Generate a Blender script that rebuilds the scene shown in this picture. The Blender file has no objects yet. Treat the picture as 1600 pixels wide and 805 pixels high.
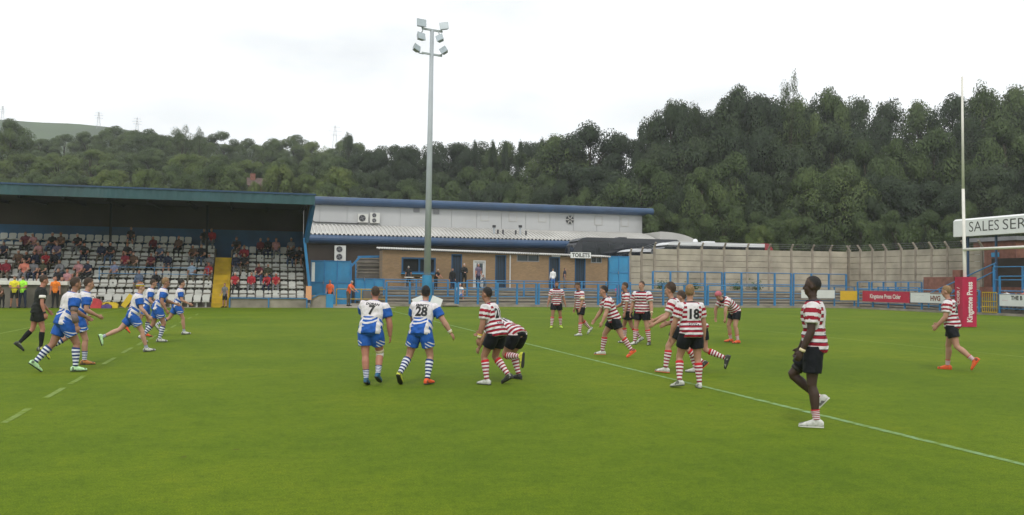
import bpy, bmesh, math, random
import numpy as np
from mathutils import Vector, Matrix
from mathutils.bvhtree import BVHTree

rnd = random.Random(7)
scene = bpy.context.scene
col = scene.collection
rad = math.radians

# ------------------------------------------------------------------ camera
F, EYE = 1400.0, 1.72                       # focal length in photo pixels (1600 wide), eye height in metres
TH, PH, RO = rad(15.57), math.atan(39 / 1400), math.atan(0.0115)
c_r0 = np.array([math.cos(TH), -math.sin(TH), 0.0])
c_f0 = np.array([math.sin(TH), math.cos(TH), 0.0])
c_fw = math.cos(PH) * c_f0 + math.sin(PH) * np.array([0, 0, 1.0])
c_u0 = np.cross(c_r0, c_fw)
c_R = c_r0 * math.cos(RO) + c_u0 * math.sin(RO)
c_U = c_u0 * math.cos(RO) - c_r0 * math.sin(RO)
c_C = np.array([0, 0, EYE])
cam_data = bpy.data.cameras.new('camera')
cam = bpy.data.objects.new('camera', cam_data)
col.objects.link(cam)
cam_data.sensor_width = 36
cam_data.lens = F / 1600 * 36
cam_data.clip_end = 9000
cam.matrix_world = Matrix(((c_R[0], c_U[0], -c_fw[0], 0), (c_R[1], c_U[1], -c_fw[1], 0),
                           (c_R[2], c_U[2], -c_fw[2], EYE), (0, 0, 0, 1)))
scene.camera = cam

# ------------------------------------------------------------------ sky: bright overcast
SUN_EL, SUN_AZ = 52, 200                    # degrees; azimuth clockwise from +Y
world = bpy.data.worlds.new('World')
scene.world = world
world.use_nodes = True
wn, wl = world.node_tree.nodes, world.node_tree.links
wn.clear()
w_out = wn.new('ShaderNodeOutputWorld')
w_bg = wn.new('ShaderNodeBackground')
w_sky = wn.new('ShaderNodeTexSky')
w_sky.sky_type = 'NISHITA'
w_sky.sun_disc = False
w_sky.sun_elevation = rad(SUN_EL)
w_sky.sun_rotation = rad(SUN_AZ)
w_tc = wn.new('ShaderNodeTexCoord')
w_map = wn.new('ShaderNodeMapping')
w_map.inputs['Scale'].default_value = (1.0, 1.0, 3.2)
w_map.inputs['Location'].default_value = (0.9, 2.1, 0.35)
w_no = wn.new('ShaderNodeTexNoise')
w_no.inputs['Scale'].default_value = 2.3
w_no.inputs['Detail'].default_value = 7
w_no.inputs['Roughness'].default_value = 0.52
w_ramp = wn.new('ShaderNodeValToRGB')
w_ramp.color_ramp.elements[0].position = 0.33
w_ramp.color_ramp.elements[0].color = (8.7, 9.0, 9.2, 1)
w_ramp.color_ramp.elements[1].position = 0.52
w_ramp.color_ramp.elements[1].color = (12.0, 12.1, 12.2, 1)
w_mix = wn.new('ShaderNodeMix')
w_mix.data_type = 'RGBA'
w_mix.inputs[0].default_value = 0.93        # cloud cover over the clear sky behind it
wl.new(w_tc.outputs['Generated'], w_map.inputs['Vector'])
wl.new(w_map.outputs[0], w_no.inputs['Vector'])
wl.new(w_no.outputs['Fac'], w_ramp.inputs[0])
wl.new(w_sky.outputs[0], w_mix.inputs[6])
wl.new(w_ramp.outputs[0], w_mix.inputs[7])
wl.new(w_mix.outputs[2], w_bg.inputs['Color'])
w_bg.inputs['Strength'].default_value = 0.105
wl.new(w_bg.outputs[0], w_out.inputs['Surface'])

sun_data = bpy.data.lights.new('sun', 'SUN')
sun_data.energy = 1.4
sun_data.angle = rad(12)
sun_data.color = (1.0, 0.97, 0.92)
sun = bpy.data.objects.new('sun', sun_data)
col.objects.link(sun)
_sd = Vector((math.sin(rad(SUN_AZ)) * math.cos(rad(SUN_EL)), math.cos(rad(SUN_AZ)) * math.cos(rad(SUN_EL)), math.sin(rad(SUN_EL))))
sun.rotation_euler = _sd.to_track_quat('Z', 'Y').to_euler()
scene.view_settings.view_transform = 'Standard'
scene.view_settings.look = 'None'
scene.view_settings.exposure = 0.05
scene.view_settings.gamma = 1.0
scene.view_settings.use_curve_mapping = False
scene.render.engine = 'CYCLES'
scene.cycles.max_bounces = 6
scene.cycles.volume_bounces = 1
scene.cycles.transparent_max_bounces = 4
scene.cycles.use_denoising = True

# ------------------------------------------------------------------ surveying: where a sight line meets a plane of the place
def ray(x, y): return c_fw + (x - 800) / F * c_R - (y - 402.5) / F * c_U
def gr(x, y, z0=0.0):
    d = ray(x, y); return c_C + d * ((z0 - EYE) / d[2])
def aY(x, y, Y):
    d = ray(x, y); return c_C + d * (Y / d[1])
def aX(x, y, X):
    d = ray(x, y); return c_C + d * (X / d[0])
def aD(x, y, dist): return c_C + ray(x, y) * dist
def proj(p):
    v = np.array(p, float) - c_C; k = v @ c_fw
    return 800 + F * (v @ c_R) / k, 402.5 - F * (v @ c_U) / k, F / k

# ------------------------------------------------------------------ node helpers
class E:
    """a value in a shader, with arithmetic"""
    def __init__(s, nt, sock): s.nt, s.k = nt, sock
    def _m(s, op, *o):
        n = s.nt.nodes.new('ShaderNodeMath'); n.operation = op
        for i, a in enumerate((s,) + o):
            if isinstance(a, E): s.nt.links.new(a.k, n.inputs[i])
            else: n.inputs[i].default_value = a
        return E(s.nt, n.outputs[0])
    def __add__(s, o): return s._m('ADD', o)
    def __sub__(s, o): return s._m('SUBTRACT', o)
    def __mul__(s, o): return s._m('MULTIPLY', o)
    def __truediv__(s, o): return s._m('DIVIDE', o)
    def __lt__(s, o): return s._m('LESS_THAN', o)
    def __gt__(s, o): return s._m('GREATER_THAN', o)
    def fract(s): return s._m('FRACT')
    def abs(s): return s._m('ABSOLUTE')
    def sqrt(s): return s._m('SQRT')
    def sin(s): return s._m('SINE')
    def max(s, o): return s._m('MAXIMUM', o)
    def min(s, o): return s._m('MINIMUM', o)
    def inv(s): return E(s.nt, s.k)._m('SUBTRACT', 0.0)._m('MULTIPLY', -1.0)._m('ADD', 1.0)

MATS = {}
def base_mat(name, rough=0.6, metal=0.0, spec=0.5):
    m = bpy.data.materials.new(name); m.use_nodes = True
    nt = m.node_tree; b = nt.nodes['Principled BSDF']
    b.inputs['Roughness'].default_value = rough
    b.inputs['Metallic'].default_value = metal
    b.inputs['Specular IOR Level'].default_value = spec
    MATS[name] = m
    return m, nt, b
def noise(nt, scale, detail=4, vec=None, rough=0.5):
    n = nt.nodes.new('ShaderNodeTexNoise')
    n.inputs['Scale'].default_value = scale; n.inputs['Detail'].default_value = detail
    n.inputs['Roughness'].default_value = rough
    if vec is None:
        tc = nt.nodes.new('ShaderNodeTexCoord'); vec = tc.outputs['Object']
    nt.links.new(vec, n.inputs['Vector'])
    return n
def ramp(nt, fac, stops):
    r = nt.nodes.new('ShaderNodeValToRGB'); nt.links.new(fac, r.inputs[0])
    e = r.color_ramp.elements
    while len(e) < len(stops): e.new(0.5)
    for i, (p, c) in enumerate(stops):
        e[i].position = p; e[i].color = (*c, 1)
    return r.outputs[0]
def mixc(nt, fac, a, b):
    n = nt.nodes.new('ShaderNodeMix'); n.data_type = 'RGBA'
    for i, v in ((0, fac), (6, a), (7, b)):
        if isinstance(v, E): nt.links.new(v.k, n.inputs[i])
        elif isinstance(v, (int, float)): n.inputs[i].default_value = v
        elif isinstance(v, tuple): n.inputs[i].default_value = (*v, 1)
        else: nt.links.new(v, n.inputs[i])
    return n.outputs[2]
def bump(nt, b, h, strength=0.3, dist=0.02):
    n = nt.nodes.new('ShaderNodeBump'); n.inputs['Strength'].default_value = strength
    n.inputs['Distance'].default_value = dist
    nt.links.new(h, n.inputs['Height']); nt.links.new(n.outputs[0], b.inputs['Normal'])
def mk(name, c, rough=0.6, var=0.18, scale=3.0, metal=0.0, bmp=0.0, bscale=40, spec=0.4, dirt=0.0):
    """painted / plain surface: colour with uneven tone, optional grime and relief"""
    if name in MATS: return MATS[name]
    m, nt, b = base_mat(name, rough, metal, spec)
    n = noise(nt, scale, 6)
    lo = tuple(x * (1 - var) for x in c); hi = tuple(min(1, x * (1 + var)) for x in c)
    o = ramp(nt, n.outputs['Fac'], [(0.3, lo), (0.7, hi)])
    if dirt:
        n2 = noise(nt, scale * 0.37, 8, rough=0.65)
        f = ramp(nt, n2.outputs['Fac'], [(0.48, (0, 0, 0)), (0.72, (dirt,) * 3)])
        o = mixc(nt, f, o, (0.10, 0.085, 0.065))
    nt.links.new(o, b.inputs['Base Color'])
    if bmp:
        n3 = noise(nt, bscale, 3); bump(nt, b, n3.outputs['Fac'], bmp)
    return m
def flat(name, c, rough=0.6, spec=0.4, metal=0.0):
    return mk(name, c, rough, var=0.07, scale=9, spec=spec, metal=metal)

# ------------------------------------------------------------------ mesh helpers
class MB:
    """collects shapes in world coordinates; build() makes ONE mesh object of them"""
    def __init__(s): s.v, s.f, s.m = [], [], []
    def add(s, vs, fs, mi=0):
        k = len(s.v); s.v += [tuple(map(float, p)) for p in vs]
        s.f += [tuple(i + k for i in f) for f in fs]; s.m += [mi] * len(fs)
        return s
    def box(s, x0, x1, y0, y1, z0, z1, mi=0):
        return s.add([(x0, y0, z0), (x1, y0, z0), (x1, y1, z0), (x0, y1, z0), (x0, y0, z1), (x1, y0, z1), (x1, y1, z1), (x0, y1, z1)],
                     [(0, 3, 2, 1), (4, 5, 6, 7), (0, 1, 5, 4), (1, 2, 6, 5), (2, 3, 7, 6), (3, 0, 4, 7)], mi)
    def bar(s, p, q, w, h, mi=0, up=(0, 0, 1)):
        p, q = Vector(p), Vector(q); d = (q - p).normalized(); up = Vector(up)
        if abs(d.dot(up)) > 0.98: up = Vector((0, 1, 0))
        a = d.cross(up).normalized() * (w / 2); b = a.cross(d).normalized() * (h / 2)
        vs = [p - a - b, p + a - b, p + a + b, p - a + b, q - a - b, q + a - b, q + a + b, q - a + b]
        return s.add(vs, [(0, 1, 2, 3), (7, 6, 5, 4), (0, 4, 5, 1), (1, 5, 6, 2), (2, 6, 7, 3), (3, 7, 4, 0)], mi)
    def tube(s, p, q, r0, r1=None, n=10, mi=0):
        r1 = r0 if r1 is None else r1
        p, q = Vector(p), Vector(q); d = (q - p).normalized()
        a = d.orthogonal().normalized(); b = d.cross(a)
        vs = [p + (a * math.cos(t) + b * math.sin(t)) * r0 for t in [2 * math.pi * i / n for i in range(n)]]
        vs += [q + (a * math.cos(t) + b * math.sin(t)) * r1 for t in [2 * math.pi * i / n for i in range(n)]]
        fs = [(i, (i + 1) % n, (i + 1) % n + n, i + n) for i in range(n)] + [tuple(range(n - 1, -1, -1)), tuple(range(n, 2 * n))]
        return s.add(vs, fs, mi)
    def poly_tube(s, pts, rs, n=8, mi=0, ref=(0, 0, 1)):
        pts = [Vector(p) for p in pts]; vs = []; fs = []
        for i, p in enumerate(pts):
            d = (pts[min(i + 1, len(pts) - 1)] - pts[max(i - 1, 0)]).normalized()
            u = Vector(ref)
            if abs(d.dot(u)) > 0.95: u = Vector((1, 0, 0))
            a = d.cross(u).normalized(); b = a.cross(d)
            r = rs[i] if isinstance(rs, (list, tuple)) else rs
            vs += [p + (a * math.cos(2 * math.pi * j / n) + b * math.sin(2 * math.pi * j / n)) * r for j in range(n)]
        for i in range(len(pts) - 1):
            fs += [(i * n + j, i * n + (j + 1) % n, (i + 1) * n + (j + 1) % n, (i + 1) * n + j) for j in range(n)]
        fs += [tuple(range(n - 1, -1, -1)), tuple(range((len(pts) - 1) * n, len(pts) * n))]
        return s.add(vs, fs, mi)
    def prism(s, prof, axis, a, b, mi=0):
        """closed 2-D outline swept along an axis from a to b"""
        def P(u, v, t): return {'x': (t, u, v), 'y': (u, t, v), 'z': (u, v, t)}[axis]
        n = len(prof); vs = [P(u, v, a) for u, v in prof] + [P(u, v, b) for u, v in prof]
        fs = [(i, (i + 1) % n, (i + 1) % n + n, i + n) for i in range(n)] + [tuple(range(n - 1, -1, -1)), tuple(range(n, 2 * n))]
        return s.add(vs, fs, mi)
    def ell(s, c, r, n=12, k=8, mi=0, M=None):
        vs = []; fs = []
        for i in range(k + 1):
            t = math.pi * i / k
            for j in range(n):
                u = 2 * math.pi * j / n
                q = Vector((r[0] * math.sin(t) * math.cos(u), r[1] * math.sin(t) * math.sin(u), r[2] * math.cos(t)))
                if M is not None: q = M @ q
                vs.append(Vector(c) + q)
        for i in range(k):
            fs += [(i * n + j, (i + 1) * n + j, (i + 1) * n + (j + 1) % n, i * n + (j + 1) % n) for j in range(n)]
        return s.add(vs, fs, mi)
    def build(s, name, mats, parent=None, smooth=False, origin=None, fixn=True):
        o0 = np.array(origin if origin is not None else (parent_base(parent) if parent else (0, 0, 0)), float)
        me = bpy.data.meshes.new(name)
        me.from_pydata([tuple(np.array(p) - o0) for p in s.v], [], s.f)
        if not isinstance(mats, (list, tuple)): mats = [mats]
        for m in mats: me.materials.append(m)
        if len(mats) > 1: me.polygons.foreach_set('material_index', s.m)
        if fixn:
            bm = bmesh.new(); bm.from_mesh(me); bmesh.ops.recalc_face_normals(bm, faces=bm.faces); bm.to_mesh(me); bm.free()
        if smooth: me.polygons.foreach_set('use_smooth', [True] * len(me.polygons))
        o = bpy.data.objects.new(name, me); col.objects.link(o)
        if parent: o.parent = parent
        else: o.location = o0
        return o
def parent_base(p):
    b = np.array(p.location)
    while p.parent: p = p.parent; b = b + np.array(p.location)
    return b
def tag(o, label=None, cat=None, group=None, kind=None):
    if label: o['label'] = label
    if cat: o['category'] = cat
    if group: o['group'] = group
    if kind: o['kind'] = kind
    return o
def thing(name, loc, label, cat, group=None):
    o = bpy.data.objects.new(name, None); col.objects.link(o)
    o.location = tuple(map(float, loc)); o.empty_display_size = 0.2
    return tag(o, label, cat, group)
def struct(o): o['kind'] = 'structure'; return o
def copy_tree(o, parent=None):
    c = o.copy(); col.objects.link(c); c.parent = parent
    for ch in list(o.children): copy_tree(ch, c)
    return c
def mesh_text(s, size, bold=0.0, shear=0.0, spacing=1.0):
    cu = bpy.data.curves.new('t', 'FONT'); cu.body = s; cu.size = size; cu.align_x = 'CENTER'; cu.align_y = 'CENTER'
    cu.offset = bold; cu.shear = shear; cu.resolution_u = 3; cu.space_character = spacing
    o = bpy.data.objects.new('t', cu)
    me = bpy.data.meshes.new_from_object(o)
    vs = [tuple(v.co) for v in me.vertices]; fs = [tuple(p.vertices) for p in me.polygons]
    bpy.data.objects.remove(o); bpy.data.curves.remove(cu); bpy.data.meshes.remove(me)
    return vs, fs
def lettering(s, size, origin, ax, ay, off, mat, parent, name='lettering', bold=0.0, sx=1.0, spacing=1.0):
    """flat lettering laid on a board: origin + x*ax + y*ay, lifted by off"""
    vs, fs = mesh_text(s, size, bold, spacing=spacing)
    o, ax, ay, off = map(Vector, (origin, ax, ay, off))
    mb = MB(); mb.add([o + ax * (v[0] * sx) + ay * v[1] + off for v in vs], fs)
    return mb.build(name, mat, parent, fixn=False)
ORD = ['first', 'second', 'third', 'fourth', 'fifth', 'sixth', 'seventh', 'eighth', 'ninth', 'tenth', 'eleventh', 'twelfth',
       'thirteenth', 'fourteenth', 'fifteenth', 'sixteenth', 'seventeenth', 'eighteenth', 'nineteenth', 'twentieth']
def ordn(i):
    if i < 20: return ORD[i]
    t, u = divmod(i + 1, 10); T = {2: 'twent', 3: 'thirt', 4: 'fort', 5: 'fift', 6: 'sixt'}[t]
    return T + 'ieth' if u == 0 else T + 'y-' + ORD[u - 1]

# ------------------------------------------------------------------ materials
def attr(nt, name, vec=False):
    a = nt.nodes.new('ShaderNodeAttribute'); a.attribute_name = name
    if vec:
        s = nt.nodes.new('ShaderNodeSeparateXYZ'); nt.links.new(a.outputs['Vector'], s.inputs[0])
        return [E(nt, s.outputs[i]) for i in range(3)]
    return E(nt, a.outputs['Fac'])
def cloth_finish(m, nt, b, colr, rough=.8):
    n = noise(nt, 14, 4); v = ramp(nt, n.outputs['Fac'], [(.28, (.74, .73, .70)), (.5, (.95,) * 3), (.75, (1.0,) * 3)])
    mu = nt.nodes.new('ShaderNodeMix'); mu.data_type = 'RGBA'; mu.blend_type = 'MULTIPLY'; mu.inputs[0].default_value = 1
    nt.links.new(colr, mu.inputs[6]); nt.links.new(v, mu.inputs[7]); nt.links.new(mu.outputs[2], b.inputs['Base Color'])
    n2 = noise(nt, 11, 4); bump(nt, b, n2.outputs['Fac'], .7, .03)
    b.inputs['Sheen Weight'].default_value = .02; b.inputs['Specular IOR Level'].default_value = .18
RED, NAVY, WHT, BLU = (.29, .013, .030), (.012, .014, .028), (.68, .645, .655), (.020, .100, .40)
# hooped jersey
m, nt, b = base_mat('jersey_hoop', .75)
lat, dep, s = attr(nt, 'gc', True); sl = attr(nt, 'sl'); ts = attr(nt, 'ts')
ph = ((s + .062) / .083).fract()
red = (ph < .44); edge = (ph < .54) * (ph > .43)
panel = (dep < -.03) * (lat.abs() < .112) * (s > .225) * (s < .545)
red = red * (panel * -1 + 1); edge = edge * (panel * -1 + 1)
c = mixc(nt, red, WHT, RED); c = mixc(nt, edge, c, (.035, .014, .03))
c = mixc(nt, (s > .550) * ((lat * lat + dep * dep) < .0125), c, NAVY)
pn = nt.nodes.new('ShaderNodeTexNoise'); pn.inputs['Scale'].default_value = 62; pn.inputs['Detail'].default_value = 1
ga = nt.nodes.new('ShaderNodeAttribute'); ga.attribute_name = 'gc'; nt.links.new(ga.outputs['Vector'], pn.inputs['Vector'])
pr_ = (E(nt, pn.outputs['Fac']) > .50) * (lat.abs() < .095); c = mixc(nt, (pr_ * (dep < -.03) * (s > .135) * (s < .180)).max(pr_ * (dep > .03) * (s > .355) * (s < .405)), c, NAVY)
sr = ((ts > .26) * (ts < .42)).max((ts > .58) * (ts < .76)); cs = mixc(nt, sr, WHT, RED); cs = mixc(nt, (ts > .945), cs, NAVY)
c = mixc(nt, (sl > .5), c, cs)
cloth_finish(m, nt, b, c)
# blue and white jersey
m, nt, b = base_mat('jersey_wave', .75)
lat, dep, s = attr(nt, 'gc', True); sl = attr(nt, 'sl'); ts = attr(nt, 'ts')
rr = ((lat + .05) * (lat + .05) * 1.3 + (s - .52) * (s - .52)).sqrt()
arcs = ((rr / .066 + dep * 2.0).fract() < .55) * (s < .235)
low = (s < (lat * .25 + .085))
side_ = (lat.abs() > .145) * (s > .10) * (s < .42) * (dep > -.02)
chest = (dep > .02) * (((lat * 9 + s * 26).sin() * .5 + (s * 40 - lat * 14).sin() * .5) > .05) * (s > .16) * (s < .50)
flank = (lat.abs() > .115) * (dep.abs() < .09) * (((s * 48 + dep * 20).sin()) > .1) * (s < .40)
back_ = (dep < -.02); mid_ = (lat.abs() < .135); blue = (arcs * back_ * mid_).max(low * back_ * mid_).max(chest).max(flank * (s < .22)).max((s < .015) * (dep > -.03) * ((lat * 60).sin() > -.2))
c = mixc(nt, blue, WHT, BLU); c = mixc(nt, (s > .557), c, BLU)
cs = mixc(nt, (ts > .30), WHT, BLU); cs = mixc(nt, (ts > .95), cs, (.5, .03, .06))
c = mixc(nt, (sl > .5), c, cs)
cloth_finish(m, nt, b, c)
m, nt, b = base_mat('jersey_referee', .8); c = mixc(nt, 0.0, (.020, .022, .020), NAVY); cloth_finish(m, nt, b, c)
# shorts
m, nt, b = base_mat('shorts_hoop', .6); x, y, z = attr(nt, 'gc', True)
c = mixc(nt, (x.abs() > .12) * (z < .045) * (z > .012), (.008, .009, .013), (.6, .5, .5)); cloth_finish(m, nt, b, c)
m, nt, b = base_mat('shorts_wave', .6); x, y, z = attr(nt, 'gc', True)
c = mixc(nt, (z < -.17) * (x.abs() > .13) * ((z * 16 + x * 10).fract() < .35), BLU, WHT); cloth_finish(m, nt, b, c)
m, nt, b = base_mat('shorts_referee', .7); c = mixc(nt, 0.0, (.018, .019, .018), NAVY); cloth_finish(m, nt, b, c)
# socks
m, nt, b = base_mat('sock_hoop', .85); ts = attr(nt, 'ts')
c = mixc(nt, ((ts * 5.6).fract() < .48), (.74, .66, .67), (.30, .03, .05)); c = mixc(nt, (ts < .12), c, (.50, .02, .03)); cloth_finish(m, nt, b, c)
m, nt, b = base_mat('sock_wave', .85); ts = attr(nt, 'ts')
c = mixc(nt, ((ts * 5.4).fract() < .5), (.72, .74, .80), (.025, .045, .16)); cloth_finish(m, nt, b, c)
m, nt, b = base_mat('sock_referee', .85); c = mixc(nt, 0.0, (.015, .016, .016), NAVY); cloth_finish(m, nt, b, c)
def skin_mat(name, c, red=.12):
    m, nt, b = base_mat(name, .55, 0, .35)
    n = noise(nt, 7, 4); o = ramp(nt, n.outputs['Fac'], [(.3, (c[0] * .88, c[1] * .80, c[2] * .78)), (.7, (min(1, c[0] * 1.06), c[1] * 1.08, c[2] * 1.08))])
    nt.links.new(o, b.inputs['Base Color']); n2 = noise(nt, 60, 3); bump(nt, b, n2.outputs['Fac'], .12, .004)
    return m
skin_mat('skin_light', (.41, .225, .155)); skin_mat('skin_tan', (.32, .165, .108)); skin_mat('skin_pale', (.48, .28, .205))
skin_mat('skin_dark', (.052, .030, .022)); skin_mat('skin_ruddy', (.42, .19, .13))
for n_, c_ in dict(hair_brown=(.045, .028, .018), hair_dark=(.012, .010, .009), hair_fair=(.23, .14, .065), hair_ginger=(.24, .10, .04), hair_grey=(.42, .40, .38)).items():
    m = mk(n_, c_, .75, .35, 60, bmp=.5, bscale=90); nt = m.node_tree; b = nt.nodes['Principled BSDF']; old = b.inputs['Base Color'].links[0].from_socket
    if n_ != 'hair_grey':                              # clipped sides show the scalp
        fd = attr(nt, 'fd'); nt.links.new(mixc(nt, fd * .75 + .25, tuple(min(1, x * .6 + y) for x, y in zip(c_, (.13, .075, .05))), old), b.inputs['Base Color'])
for n_, c_ in dict(boot_white=(.56, .56, .52), boot_orange=(.75, .10, .025), boot_lime=(.50, .78, .42), boot_yellow=(.60, .62, .06), boot_blue=(.015, .10, .20),
                   boot_dark=(.030, .030, .032), boot_brown=(.42, .16, .04), boot_green=(.40, .58, .03), sole_dark=(.03, .03, .03), sole_white=(.6, .6, .55), sole_orange=(.6, .10, .03),
                   eye=(.03, .025, .02), lips=(.35, .12, .10), print_black=(.012, .012, .014), scrum_cap=(.42, .10, .13), band_yellow=(.65, .48, .04),
                   tape_white=(.72, .68, .62), tape_cream=(.66, .56, .34), tape_dark=(.02, .018, .016), cloth_white=(.72, .72, .72)).items():
    flat(n_, c_, .55)
for n_ in [k for k in MATS if k.startswith('boot_')]:      # boots: panels of a second colour and turf stains
    m = MATS[n_]; nt = m.node_tree; b = nt.nodes['Principled BSDF']; old = b.inputs['Base Color'].links[0].from_socket
    v = noise(nt, 13, 1); f = E(nt, v.outputs['Fac']) > (.58 if n_ == 'boot_white' else .62)
    c = mixc(nt, f * .8, old, (.03, .03, .035) if n_ != 'boot_dark' else (.35, .36, .30)); d = noise(nt, 22, 5)
    f2 = ramp(nt, d.outputs['Fac'], [(.45, (0, 0, 0)), (.75, (.55,) * 3)]); c = mixc(nt, f2, c, (.10, .12, .05)); nt.links.new(c, b.inputs['Base Color'])
# clothes of the crowd
CLOTH = dict(black=(.014, .014, .016), navy=(.016, .022, .05), grey=(.16, .16, .17), red=(.34, .02, .03), crimson=(.22, .02, .035), maroon=(.11, .018, .028), pink=(.40, .20, .21),
             brown=(.10, .055, .035), olive=(.06, .06, .035), lavender=(.24, .25, .38), salmon=(.62, .20, .14), slate=(.08, .11, .17), pale_blue=(.32, .40, .52),
             white=(.68, .68, .70), hivis_orange=(.80, .14, .04), hivis_yellow=(.70, .62, .04), hivis_green=(.36, .80, .06), orange=(.75, .19, .02), denim=(.05, .085, .15),
             khaki=(.12, .10, .07), purple=(.13, .10, .16), magenta=(.42, .05, .20), shirt_blue=(.05, .16, .45))
for n_, c_ in CLOTH.items(): mk('cloth_' + n_, c_, .85, .22, 9, bmp=.25, bscale=22)

# grass
def grass_mat(name, blade=False):
    m, nt, b = base_mat(name, .9, 0, .12)
    tc = nt.nodes.new('ShaderNodeTexCoord')
    n1 = noise(nt, .22, 6, tc.outputs['Object'], .6); n2 = noise(nt, 2.6, 8, tc.outputs['Object'], .65); n3 = noise(nt, 70, 4, tc.outputs['Object'], .7)
    n4 = noise(nt, 14, 5, tc.outputs['Object'], .7)
    c1 = ramp(nt, n1.outputs['Fac'], [(.30, (.088, .146, .0028)), (.52, (.113, .172, .0036)), (.72, (.146, .194, .006))])
    c2 = ramp(nt, n2.outputs['Fac'], [(.28, (.74, .80, .7)), (.52, (1, 1, 1)), (.75, (1.24, 1.10, 1.1))])
    c3 = ramp(nt, n3.outputs['Fac'], [(.32, (.34, .42, .34)), (.54, (1, 1, 1)), (.72, (1.7, 1.5, 1.3))])
    c4 = ramp(nt, n4.outputs['Fac'], [(.30, (.68, .72, .6)), (.52, (1, 1, 1)), (.75, (1.22, 1.14, 1.0))])
    o = c1
    for c in (c2, c4, c3):
        mu = nt.nodes.new('ShaderNodeMix'); mu.data_type = 'RGBA'; mu.blend_type = 'MULTIPLY'; mu.inputs[0].default_value = .85
        nt.links.new(o, mu.inputs[6]); nt.links.new(c, mu.inputs[7]); o = mu.outputs[2]
    sp = nt.nodes.new('ShaderNodeSeparateXYZ'); nt.links.new(tc.outputs['Object'], sp.inputs[0])
    band = ((E(nt, sp.outputs[0]) * .62).sin() * 4)._m('TANH') * .5 + .5                       # mowing bands, barely seen
    bw = nt.nodes.new('ShaderNodeMix'); bw.data_type = 'RGBA'; bw.blend_type = 'MULTIPLY'; nt.links.new((band * .10).k, bw.inputs[0]); nt.links.new(o, bw.inputs[6]); bw.inputs[7].default_value = (.45, .52, .4, 1)
    n5 = noise(nt, 3.3, 3, tc.outputs['Object']); dv = ramp(nt, n5.outputs['Fac'], [(.715, (0, 0, 0)), (.76, (.75,) * 3)]); o = mixc(nt, dv, bw.outputs[2], (.075, .075, .012))   # scuffs and divots
    nt.links.new(o, b.inputs['Base Color'])
    if blade:
        cv = nt.nodes.new('ShaderNodeCombineXYZ'); cv.inputs[2].default_value = 1.0; nt.links.new(cv.outputs[0], b.inputs['Normal'])
    else: bump(nt, b, n3.outputs['Fac'], .4, .02)
    return m
flat('tattoo', (.16, .115, .10), .6)
grass_mat('grass')
mk('rough_grass', (.06, .10, .02), .95, .5, .08, spec=.1)
mk('line_paint', (.35, .45, .30), .9, .35, 3.0, spec=.1)
for n_, c_ in (('line_teal', (.22, .36, .20)), ('line_faint', (.20, .27, .09))):       # worn paint, grass showing through
    m, nt, b = base_mat(n_, .9, 0, .1); q = noise(nt, 5, 6, rough=.7); f = ramp(nt, q.outputs['Fac'], [(.38, (.10,) * 3), (.62, (.85,) * 3)]); nt.links.new(mixc(nt, f, (.115, .175, .004), c_), b.inputs['Base Color'])
# built things
mk('blue_paint', (.028, .185, .40), .45, .18, 1.5, dirt=.35)
mk('blue_gate', (.035, .235, .44), .5, .16, 1.0, dirt=.3)
mk('blue_deep', (.030, .070, .145), .4, .15, .6, dirt=.25)
mk('teal_sheet', (.032, .085, .098), .55, .2, .6, dirt=.3)
mk('blue_board', (.012, .075, .17), .6, .25, .7, dirt=.4)
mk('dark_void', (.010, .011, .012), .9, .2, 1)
mk('dark_roof', (.020, .020, .020), .9, .3, .5)
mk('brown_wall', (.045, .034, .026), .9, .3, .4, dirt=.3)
mk('clad_white', (.47, .475, .475), .45, .05, .35, dirt=.10)
mk('roof_sheet', (.50, .49, .46), .45, .10, .3, dirt=.35)
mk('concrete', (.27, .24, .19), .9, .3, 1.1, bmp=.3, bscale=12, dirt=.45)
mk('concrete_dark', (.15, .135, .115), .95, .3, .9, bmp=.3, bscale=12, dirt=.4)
mk('panel_concrete', (.39, .35, .275), .9, .22, .7, bmp=.25, bscale=9, dirt=.42)
mk('post_concrete', (.29, .25, .20), .9, .25, 1.5, bmp=.2, bscale=10, dirt=.4)
mk('asphalt', (.06, .06, .06), .9, .25, 2)
m = mk('seat_white', (.50, .50, .46), .5, .12, 1.2, dirt=.3)
nt = m.node_tree; b = nt.nodes['Principled BSDF']; oi = nt.nodes.new('ShaderNodeObjectInfo'); old = b.inputs['Base Color'].links[0].from_socket
nt.links.new(mixc(nt, E(nt, oi.outputs['Random']) * .35, old, (.30, .30, .26)), b.inputs['Base Color'])       # some seats older and greyer than others
mk('yellow_paint', (.48, .32, .012), .7, .25, 1.6, dirt=.4)
mk('yellow_board', (.68, .43, .03), .5, .1, 1, dirt=.1)
mk('white_board', (.66, .67, .66), .5, .07, .8, dirt=.2)
mk('white_paint', (.72, .70, .64), .5, .1, 1.2, dirt=.2)
mk('red_board', (.44, .018, .055), .5, .1, .8)
mk('red_pad', (.42, .014, .060), .5, .12, 1.4)
mk('galvanised', (.40, .435, .46), .6, .08, 1.2)
mk('lamp_case', (.36, .40, .42), .45, .12, 2, metal=.2)
mk('lamp_glass', (.42, .48, .52), .15, .08, 2)
mk('grey_steel', (.22, .22, .23), .5, .2, 1)
mk('black_rubber', (.015, .015, .015), .8, .2, 3)
mk('ac_white', (.62, .62, .58), .5, .08, 1, dirt=.2)
mk('fan_dark', (.045, .045, .05), .6, .2, 3)
mk('door_dark', (.020, .028, .040), .6, .3, 1)
mk('frame_white', (.58, .58, .57), .5, .08, 2)
mk('sign_white', (.74, .75, .74), .5, .04, 1, dirt=.1)
mk('sign_dark', (.045, .045, .040), .6, .1, 2)
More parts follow.
